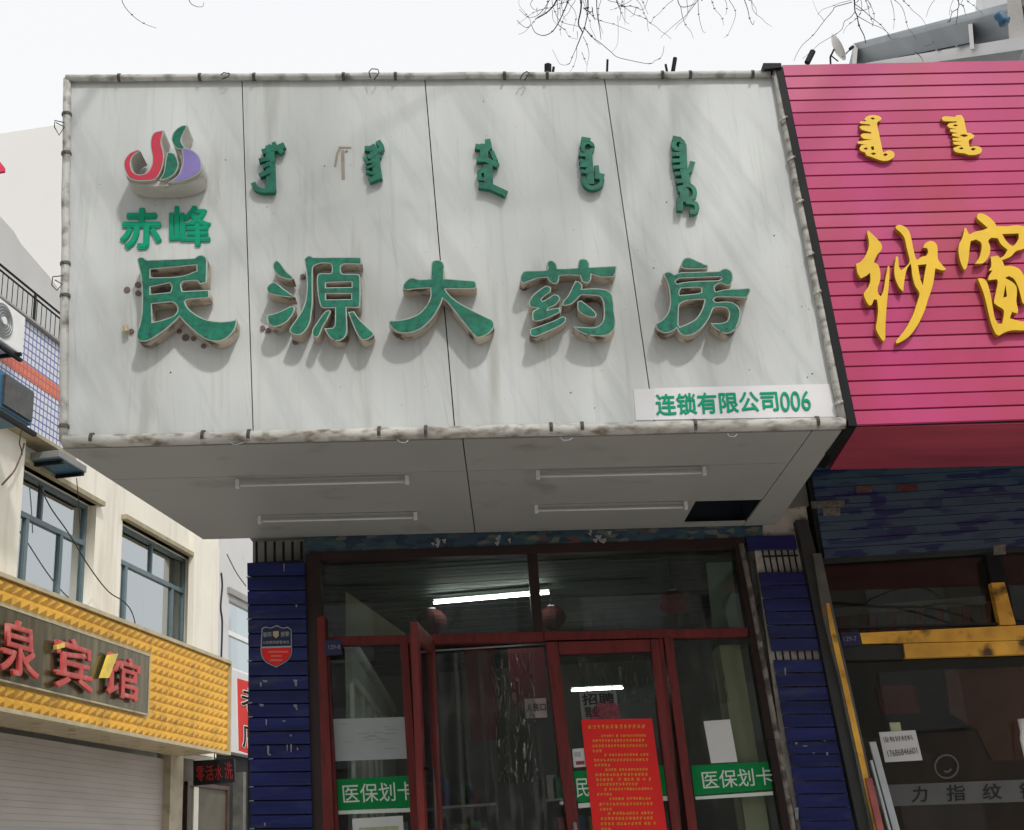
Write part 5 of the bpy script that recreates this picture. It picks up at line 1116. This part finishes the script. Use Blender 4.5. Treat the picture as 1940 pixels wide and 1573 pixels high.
MB().slab(AW, s_end+.05, s_end+9, 0, GZ2-.01, -.3, -.2).build('ground_floor', m_black, t)
# pale far wall
FPL = FP(30)
t = tag(MB().prism(FPL, [(-500, 330), (0, 253), (105, 237), (330, 203), (330, 1600), (-500, 1600)], -8, 0).build('far_building', m_pale), 'plain pale building with blank wall rising behind the railing at left', 'building')
tag(MB().prism(FP(13), [(-14, 300), (0, 306), (8, 316), (8, 324), (-14, 328)], -.04, 0).build('red_pennant', mat('pennant_red', (.6, .03, .08), .6, .1, 5)), 'tip of a small red pennant at the left edge of the photo', 'pennant')
# cables on the left building
def cable(px, Ys, r, lab, m=m_wire, P=None, d=0):
    pts = []
    for i, (x, y) in enumerate(px):
        if P is not None: a, b = P.un(x, y, d); pts.append(P.pt(a, b, d))
        else: pts.append(UY(x, y, Ys[i] if isinstance(Ys, (list, tuple)) else Ys))
    # smooth
    out = []
    for i in range(len(pts)-1):
        p0, p1, p2, p3 = pts[max(i-1, 0)], pts[i], pts[i+1], pts[min(i+2, len(pts)-1)]
        for k in range(5):
            u = k/5; out.append(.5*((2*p1)+(p2-p0)*u+(2*p0-5*p1+4*p2-p3)*u*u+(3*p1-p0-3*p2+p3)*u**3))
    out.append(pts[-1])
    return tag(MB().tube(out, r, 6).build('cable', m, smooth=True), lab, 'cable', 'cables on the left building')
cable([(74, 915), (95, 960), (130, 1010), (170, 1075), (205, 1120), (235, 1140), (252, 1165), (262, 1215)], None, .009, 'loose black cable sagging diagonally across both large windows', P=A, d=.15)
cable([(145, 905), (149, 950), (152, 1000)], None, .007, 'thin black wire hanging from the small unit in front of the first window', P=A, d=.18)
cable([(430, 1050), (448, 1085), (466, 1110)], None, .010, 'short cable slanting across the white building by the pillar', P=A, d=.2)
cable([(4, 918), (16, 905), (28, 890), (40, 862), (46, 840)], None, .013, 'brown cable curling up the cream pilaster at the left edge', m=mat('brown_cable', (.16, .11, .08), .8, .2, 8), P=A, d=.2)
cable([(42, 862), (40, 850), (37, 838), (41, 815)], None, .008, 'thin dark wire running up beside the cream pilaster', P=A, d=.3)
cable([(419, 1085), (421, 1110), (418, 1150), (421, 1180), (419, 1250)], None, .02, 'dark vertical conduit at the joint of cream and white buildings', P=A, d=.12)
# ================================================================== TOP RIGHT ROOF BUILDING
RB = thing('upper_building', UY(1800, 130, 11), 'grey upper storey with sloping eave rising behind the pink sign', 'building')
RP = FP(10.5)
# eave plane receding to the right/forward: use two depths for real thickness
def R3(x, y, Y): return UY(x, y, Y)
ev0, ev1 = R3(1618, 82, 11.5), R3(1990, -16, 8.6)
MB().hexa([ev0, ev1, R3(1990, -2, 8.6), R3(1620, 94, 11.5)], [ev0+V((.5, 4, .0)), ev1+V((.5, 6, 0)), R3(1990, -2, 8.6)+V((.5, 6, 0)), R3(1620, 94, 11.5)+V((.5, 4, 0))]).build('eave', mat('eave_grey', (.36, .39, .41), .6, .1, 1, stretch=(4, 4, .5)), RB)
MB().hexa([R3(1624, 94, 11.9), R3(1990, 0, 9.2), R3(1990, 200, 9.2), R3(1624, 200, 11.9)], [R3(1624, 94, 11.9)+V((.3, 3.5, 0)), R3(1990, 0, 9.2)+V((.3, 5, 0)), R3(1990, 200, 9.2)+V((.3, 5, 0)), R3(1624, 200, 11.9)+V((.3, 3.5, 0))]).build('wall', mat('storey_grey', (.34, .36, .37), .8, .25, 1.2), RB)
MB().hexa([R3(1640, 119, 11.2), R3(1990, 60, 8.4), R3(1990, 86, 8.4), R3(1640, 136, 11.2)], [R3(1640, 119, 11.6), R3(1990, 60, 8.8), R3(1990, 86, 8.8), R3(1640, 136, 11.6)]).build('parapet_beam', m_wwall, RB)
MB().hexa([R3(1617, 80, 11.4), R3(1625, 92, 11.4), R3(1622, 130, 11.4), R3(1614, 130, 11.4)], [R3(1617, 80, 11.7), R3(1625, 92, 11.7), R3(1622, 130, 11.7), R3(1614, 130, 11.7)]).build('corner_board', m_greyw, RB)
MB().hexa([R3(1834, 46, 9.3), R3(1842, 44, 9.3), R3(1846, 92, 9.3), R3(1838, 93, 9.3)], [R3(1834, 46, 9.8), R3(1842, 44, 9.8), R3(1846, 92, 9.8), R3(1838, 93, 9.8)]).build('rib', m_greyw, RB)
MB().hexa([R3(1852, -60, 10), R3(1930, -90, 10), R3(1935, 60, 10), R3(1846, 60, 10)], [R3(1852, -60, 13), R3(1930, -90, 13), R3(1935, 60, 13), R3(1846, 60, 13)]).build('tower', mat('tower_grey', (.42, .43, .45), .7, .15, 2, stretch=(3, 3, .4)), RB)
MB().hexa([R3(1904, -60, 8.9), R3(1926, -60, 8.9), R3(1946, 78, 8.9), R3(1912, 78, 8.9)], [R3(1904, -60, 9.2), R3(1926, -60, 9.2), R3(1946, 78, 9.2), R3(1912, 78, 9.2)]).build('pilaster', m_conc, RB)
bb2 = MB(); c = R3(1899, 36, 8.7); bb2.tube([c+V((-.03, 0, .05)), c+V((-.02, 0, .03)), c+V((.0, 0, -.01)), c+V((.01, 0, -.05))], .045, 10); bb2.tube([c+V((0, 0, 0)), c+V((.06, 0, .0))], .02, 8)
tag(bb2.build('blue_fixture', m_blue, smooth=True), 'small blue fixture hanging under the grey eave at top right', 'lamp')
ds = MB()
for i in range(4):
    x0 = 1700+i*38; ds.hexa([R3(x0, 108-i*7.6, 10.6-i*.35), R3(x0+34, 101-i*7.6, 10.4-i*.35), R3(x0+34, 104-i*7.6, 10.4-i*.35), R3(x0, 111-i*7.6, 10.6-i*.35)], [R3(x0, 108-i*7.6, 10.7-i*.35), R3(x0+34, 101-i*7.6, 10.5-i*.35), R3(x0+34, 104-i*7.6, 10.5-i*.35), R3(x0, 111-i*7.6, 10.7-i*.35)])
ds.build('dark_slot', m_black, RB)
# satellite dish
dc = UY(1581, 93, 8.5); dn = V((.93, -.25, .35)).normalized(); da = dn.cross(V((0, 0, 1))).normalized(); db = da.cross(dn)
t = thing('satellite_dish', dc-V((0, 0, .25)), 'white satellite dish behind the top edge of the pink sign', 'satellite dish')
vs, fs = [dc], []; R_ = .12
for k in range(1, 5):
    for j in range(20): vs.append(dc+(da*math.cos(j*.31416)+db*math.sin(j*.31416))*R_*k/4+dn*.035*(k/4)**2)
for j in range(20): fs.append((0, 1+j, 1+(j+1) % 20))
for k in range(3):
    for j in range(20): fs.append((1+k*20+j, 1+k*20+(j+1) % 20, 1+(k+1)*20+(j+1) % 20, 1+(k+1)*20+j))
o = MB().add(vs, fs).build('reflector', m_white, t, smooth=True); sm = o.modifiers.new('s', 'SOLIDIFY'); sm.thickness = .006
MB().tube([dc-db*.1+dn*.02, UY(1612, 92, 8.5)], .005, 6).build('arm', m_black, t); MB().tube([UY(1610, 93, 8.5), UY(1616, 88, 8.5)], .014, 8).build('receiver', m_black, t)
mb = MB(); mb.tube([dc-dn*.005, UY(1573, 108, 8.6), UY(1574, 130, 8.6)], .008, 6); mb.tube([UY(1573, 104, 8.6), UY(1588, 116, 8.6)], .006, 6); mb.build('mount', m_black, t)
# ================================================================== OPPOSITE SIDE OF THE STREET (only ever seen as a reflection)
ob = thing('opposite_building', (0, -20, 0), 'long grey building across the street behind the viewer', 'building')
mb = MB().box((-32, -26, -.14), (32, -19, 9.5)); mb.build('wall', mat('opp_wall', (.30, .28, .25), .85, .15, .4), ob)
for i in range(-7, 8):
    for z in (1.0, 4.2, 7.0): MB().box((i*4-1.1, -18.99, z), (i*4+1.1, -18.93, z+1.6)).build('window', m_greyw, ob)
rt = thing('apartment_block', (34, 44, 0), 'tall grey-green block beyond the right shops that shows only mirrored in the left windows', 'building')
MB().box((24, 40, 0), (46, 52, 17)).build('wall', mat('block_wall', (.20, .21, .19), .85, .2, .3), rt)
for i in range(7):
    for k in range(5): MB().box((23.94, 40.8+i*1.6, 1.5+k*3), (24.0, 41.7+i*1.6, 3.1+k*3)).build('window', m_bframe, rt); MB().box((24.6+i*3, 39.94, 1.5+k*3), (26.2+i*3, 40.0, 3.1+k*3)).build('window', m_bframe, rt)
# ================================================================== TREES
def tubeseg(mb, pts, r0_, r1_, n=5): mb.tube(pts, r0_, n, r1=r1_, caps=False)
def inframe(p):
    q = proj(p)
    return q is not None and -30 < q[0] < 1970 and -25 < q[1] < 1620
def grow(mb, p, d, L, r, lvl, rnd, droop, maxl=4):
    pts = [p]; n = 5
    for i in range(n):
        d = (d+V((rnd.uniform(-.22, .22), rnd.uniform(-.22, .22), rnd.uniform(-.12, .16)-droop*lvl*.06))).normalized()
        q = pts[-1]+d*L/n
        if inframe(q): break
        pts.append(q)
    if len(pts) > 1: tubeseg(mb, pts, r, r*.55, 6 if r > .03 else 4)
    if lvl >= maxl or len(pts) < 3: return
    for k in range(4 if lvl < 3 else 3):
        i = rnd.randint(2, len(pts)-1); a = rnd.uniform(0, 6.28)
        nd = (d+V((math.cos(a), math.sin(a), rnd.uniform(-.3, .6)))*rnd.uniform(.6, 1.0)).normalized()
        grow(mb, pts[i], nd, L*rnd.uniform(.6, .8), r*.5, lvl+1, rnd, droop, maxl)
def twig(mb, px, Y0, Y1, r0_, r1_):
    n = len(px); pts = [UY(x, y, Y0+(Y1-Y0)*i/(n-1)) for i, (x, y) in enumerate(px)]
    out = []
    for i in range(n-1):
        p0, p1, p2, p3 = pts[max(i-1, 0)], pts[i], pts[i+1], pts[min(i+2, n-1)]
        for k in range(3):
            u = k/3; out.append(.5*((2*p1)+(p2-p0)*u+(2*p0-5*p1+4*p2-p3)*u*u+(3*p1-p0-3*p2+p3)*u**3))
    out.append(pts[-1]); tubeseg(mb, out, r0_, r1_, 5)
    for p in pts[1:-1]:
        if random.random() < .35: mb.tube([p-V((.003, 0, 0)), p+V((.003, 0, .002))], r1_*1.4+.0006, 5)
def Z1(L, o, s): return [(o[0]+x/s, o[1]+y/s) for x, y in L]
oA, sA_ = (960, 0), 4.0417
twA = [([(480,-40),(465,20),(440,80),(395,175),(350,240),(300,268),(260,268),(215,245),(190,190)],2.2),([(400,-40),(360,40),(300,100),(220,145)],3.2),([(560,-40),(570,20),(565,90),(548,180),(578,240),(575,262),(535,360)],3.4),([(620,-40),(622,60),(618,110),(595,212),(578,262)],2.6),([(590,60),(625,88),(655,85),(652,50)],2.2),([(655,60),(662,120),(678,155)],1.8),([(688,-40),(692,100),(712,220),(722,300)],1.8),
 ([(595,212),(650,280),(720,330),(800,398),(845,435),(940,460),(1095,488),(1135,462),(1170,450),(1195,410),(1205,350)],1.3),([(535,360),(500,440),(475,490),(410,490),(370,420),(350,380)],.9),([(535,360),(535,430),(510,510),(480,555)],.8),([(585,280),(615,340),(630,420),(615,500),(612,550)],.9),([(575,400),(595,450),(612,495)],.9),([(540,240),(543,300)],1),
 ([(240,-40),(180,30),(230,80),(310,60)],.9),([(350,-40),(290,60),(230,120),(160,130),(95,70)],1.3),([(80,155),(120,195),(160,210),(185,170),(150,110),(95,40),(100,-30)],.9),([(390,-40),(388,130),(400,190),(445,225),(480,280),(540,300)],.9),([(350,80),(360,160),(440,225)],.8),([(830,-40),(852,35),(900,50),(945,45),(1000,60),(1040,75),(1070,30),(1080,-30)],1.3),([(852,35),(880,100),(905,160),(940,185)],.9),([(905,50),(905,190)],.8),([(990,50),(975,110),(945,128)],.8),
 ([(1300,-40),(1332,50),(1420,38),(1460,5),(1480,-40)],1.5),([(1460,5),(1380,110),(1320,160),(1200,265),(1180,290)],1.0),([(1332,50),(1345,120),(1370,190),(1410,240),(1430,295)],1.0),([(1465,-40),(1470,110),(1500,235),(1525,245)],1.0),([(1690,-20),(1750,80),(1740,160),(1690,270),(1660,285)],.8),([(1810,-30),(1845,70),(1860,140),(1885,190),(1895,155)],1.4),([(850,120),(850,330),(800,398)],.6),([(230,60),(235,110)],1)]
oB, sB2 = (1440, 0), 5.389
twB = [([(955,-60),(962,0),(965,70),(970,120),(990,160),(1010,260),(1060,360),(1078,440)],3.6),([(940,20),(850,45),(765,70),(740,110),(655,210),(540,360),(440,450),(380,540),(345,620)],1.8),([(965,125),(920,180),(860,220),(840,290),(780,345),(700,390),(600,450),(540,510),(430,600)],1.5),([(970,40),(1050,100),(1140,180),(1230,250),(1290,320),(1320,370)],1.7),([(990,160),(1060,200),(1150,250),(1240,285),(1320,345)],1.7),([(980,80),(1020,105),(1070,100),(1135,60),(1080,-20)],1.6),([(1320,-40),(1360,90),(1370,200),(1360,300)],1.2),([(655,210),(580,110),(530,-20)],.8),([(1300,350),(1350,400),(1420,380)],1.2),([(970,30),(1000,10),(1040,-40)],1.2)]
oC, sC = (1590, 0), 5.543
twC = [([(1240,-40),(1255,40),(1245,90),(1185,130),(1160,220),(1130,230)],2.2),([(1255,40),(1300,60),(1325,150)],2),([(1245,90),(1240,170),(1225,260)],1.8),([(1300,-20),(1280,40)],1.4),([(1185,130),(1170,95)],1.4),([(980,430),(990,450),(900,490)],1),([(800,545),(860,600),(880,650)],1.6)]
t1 = thing('bare_tree', (2.9, 1.3, 0), 'leafless street tree whose drooping twigs hang into the top of the photo', 'tree', 'bare street trees')
rnd = random.Random(3)
MB().tube([(2.9, 1.3, -.02), (2.86, 1.33, 1.5), (2.78, 1.4, 3), (2.6, 1.5, 4.4), (2.4, 1.6, 5.6), (2.2, 1.7, 6.8)], .17, 14, r1=.08).build('trunk', m_wood, t1, smooth=True)
mb = MB()
for i in range(8):
    a = i*.785+.3; base = V((2.78-.08*i*.9, 1.4+.04*i, 3.6+.42*i)); grow(mb, base, V((math.cos(a), math.sin(a)*.9+.15, .75)).normalized(), 2.0, .045, 1, rnd, .6, 3)
grow(mb, V((2.5, 1.55, 5.0)), V((-.75, .35, .5)), 3.0, .07, 1, rnd, .8); grow(mb, V((2.3, 1.65, 6.2)), V((-.7, .45, .3)), 3.2, .06, 1, rnd, .8); grow(mb, V((2.3, 1.65, 6.5)), V((-.2, .7, .5)), 2.6, .06, 1, rnd, .8)
for (bx_, by_, dx_, dy_, L_) in ((2.2, 1.7, -.5, .45, 3.6), (2.25, 1.7, .1, .6, 3.2), (2.2, 1.7, -.9, .35, 4.2), (2.2, 1.7, -1.4, .35, 4.8)): grow(mb, V((bx_, by_, 6.6)), V((dx_, dy_, .7)).normalized(), L_, .05, 1, rnd, .1, 3)
for L_, w_ in twA: twig(mb, Z1(L_, oA, sA_), 3.0, 3.2+random.uniform(-.2, .25), w_*.00078+.0002, w_*.00046)
for L_, w_ in twB: twig(mb, Z1(L_, oB, sB2), 3.4, 3.5+random.uniform(-.2, .2), w_*.00068+.0002, w_*.00040)
for (xa, xb, yb_, nn_) in ((985, 1150, 85, 13), (1150, 1240, 40, 5), (1285, 1440, 60, 7), (1560, 1700, 70, 6), (1790, 1840, 35, 3)):
    for _ in range(nn_):
        x = random.uniform(xa, xb); y = -30; L_ = [(x, y)]; a = random.uniform(-.9, .9); ye = random.uniform(.3, 1)*yb_
        while y < ye: a += random.uniform(-.5, .5); x += 12*math.sin(a); y += 10*abs(math.cos(a))+2; L_.append((x, y))
        twig(mb, L_, 3.1, 3.1+random.uniform(-.2, .3), .0010, .0005)
for L_, w_ in twC: twig(mb, Z1(L_, oC, sC), 3.3, 3.4, w_*.00068+.0002, w_*.00040)
# limbs above the frame that carry the traced twigs
for (xa, ya_, Y_) in ((1100, -60, 3.0), (1060, -60, 3.0), (1330, -60, 3.1), (1618, -60, 3.4), (1815, -60, 3.3), (1420, -60, 3.1)):
    e = UY(xa, ya_, Y_); tubeseg(mb, [V((2.35, 1.65, 5.8)), V((2.35, 1.65, 5.8)).lerp(e, .5)+V((0, 0, .55)), e+V((0, 0, .12)), UY(xa, 0, Y_)], .03, .003, 6)
mb.build('branches', m_wood, t1)
t2 = thing('bare_tree', (-3.4, 1.1, 0), 'leafless street tree with two fine twig tips entering at the upper left', 'tree', 'bare street trees')
MB().tube([(-3.4, 1.1, -.02), (-3.36, 1.1, 2), (-3.2, 1.15, 4), (-3.0, 1.2, 5.6), (-2.9, 1.3, 6.6)], .16, 14, r1=.07).build('trunk', m_wood, t2, smooth=True)
mb = MB()
for i in range(7):
    a = i*.9; grow(mb, V((-3.25+.03*i, 1.15, 3.8+.42*i)), V((math.cos(a), math.sin(a)*.9, .75)).normalized(), 2.0, .05, 1, rnd, .6)
grow(mb, V((-3.0, 1.25, 5.6)), V((.7, .5, .4)), 2.8, .06, 1, rnd, .8)
for L_, w_ in (([(228, -30), (232, 4), (250, 28), (272, 44), (296, 53)], 1.0), ([(352, -20), (360, 4), (372, 12), (384, 12), (386, 4)], 1.0)): twig(mb, L_, 3.0, 3.1, w_*.0012, w_*.0006)
for xa in (228, 352): e = UY(xa, -40, 3.0); tubeseg(mb, [V((-2.95, 1.25, 6.0)), V((-2.95, 1.25, 6.0)).lerp(e, .5)+V((0, 0, .4)), e+V((0, 0, .1)), UY(xa, -25, 3.0)], .02, .002, 5)
mb.build('branches', m_wood, t2)
# ================================================================== LIGHT
SEL, SAZ = 48, 25            # elevation, degrees to the right of straight in front of the wall
sd = V((math.sin(math.radians(SAZ))*math.cos(math.radians(SEL)), -math.cos(math.radians(SAZ))*math.cos(math.radians(SEL)), math.sin(math.radians(SEL))))
sun = bpy.data.objects.new('sun', bpy.data.lights.new('sun', 'SUN')); COL.objects.link(sun)
sun.data.energy = 1.6; sun.data.angle = math.radians(4); sun.data.color = (1, .96, .9)
sun.rotation_euler = (-sd).to_track_quat('-Z', 'Y').to_euler(); sun.location = (6, -10, 14)
w = bpy.data.worlds.new('World'); sc.world = w; w.use_nodes = True
N, L = w.node_tree.nodes, w.node_tree.links
sky = N.new('ShaderNodeTexSky'); sky.sky_type = 'NISHITA'; sky.sun_disc = False; sky.sun_elevation = math.radians(SEL); sky.sun_rotation = math.radians(180-SAZ)
sky.air_density = 1.0; sky.dust_density = 6; sky.ozone_density = 1
hs = N.new('ShaderNodeHueSaturation'); hs.inputs['Saturation'].default_value = .12
mx = N.new('ShaderNodeMix'); mx.data_type = 'RGBA'; mx.inputs['Factor'].default_value = .75; mx.inputs['B'].default_value = (9.6, 9.75, 9.9, 1)
L.new(sky.outputs[0], hs.inputs['Color']); L.new(hs.outputs[0], mx.inputs['A']); L.new(mx.outputs['Result'], N['Background'].inputs[0])
N['Background'].inputs[1].default_value = .1
sc.view_settings.view_transform = 'Standard'; sc.view_settings.look = 'None'; sc.view_settings.exposure = .27; sc.view_settings.gamma = 1
sc.cycles.max_bounces = 8; sc.cycles.transparent_max_bounces = 16
sc.cycles.use_denoising = True
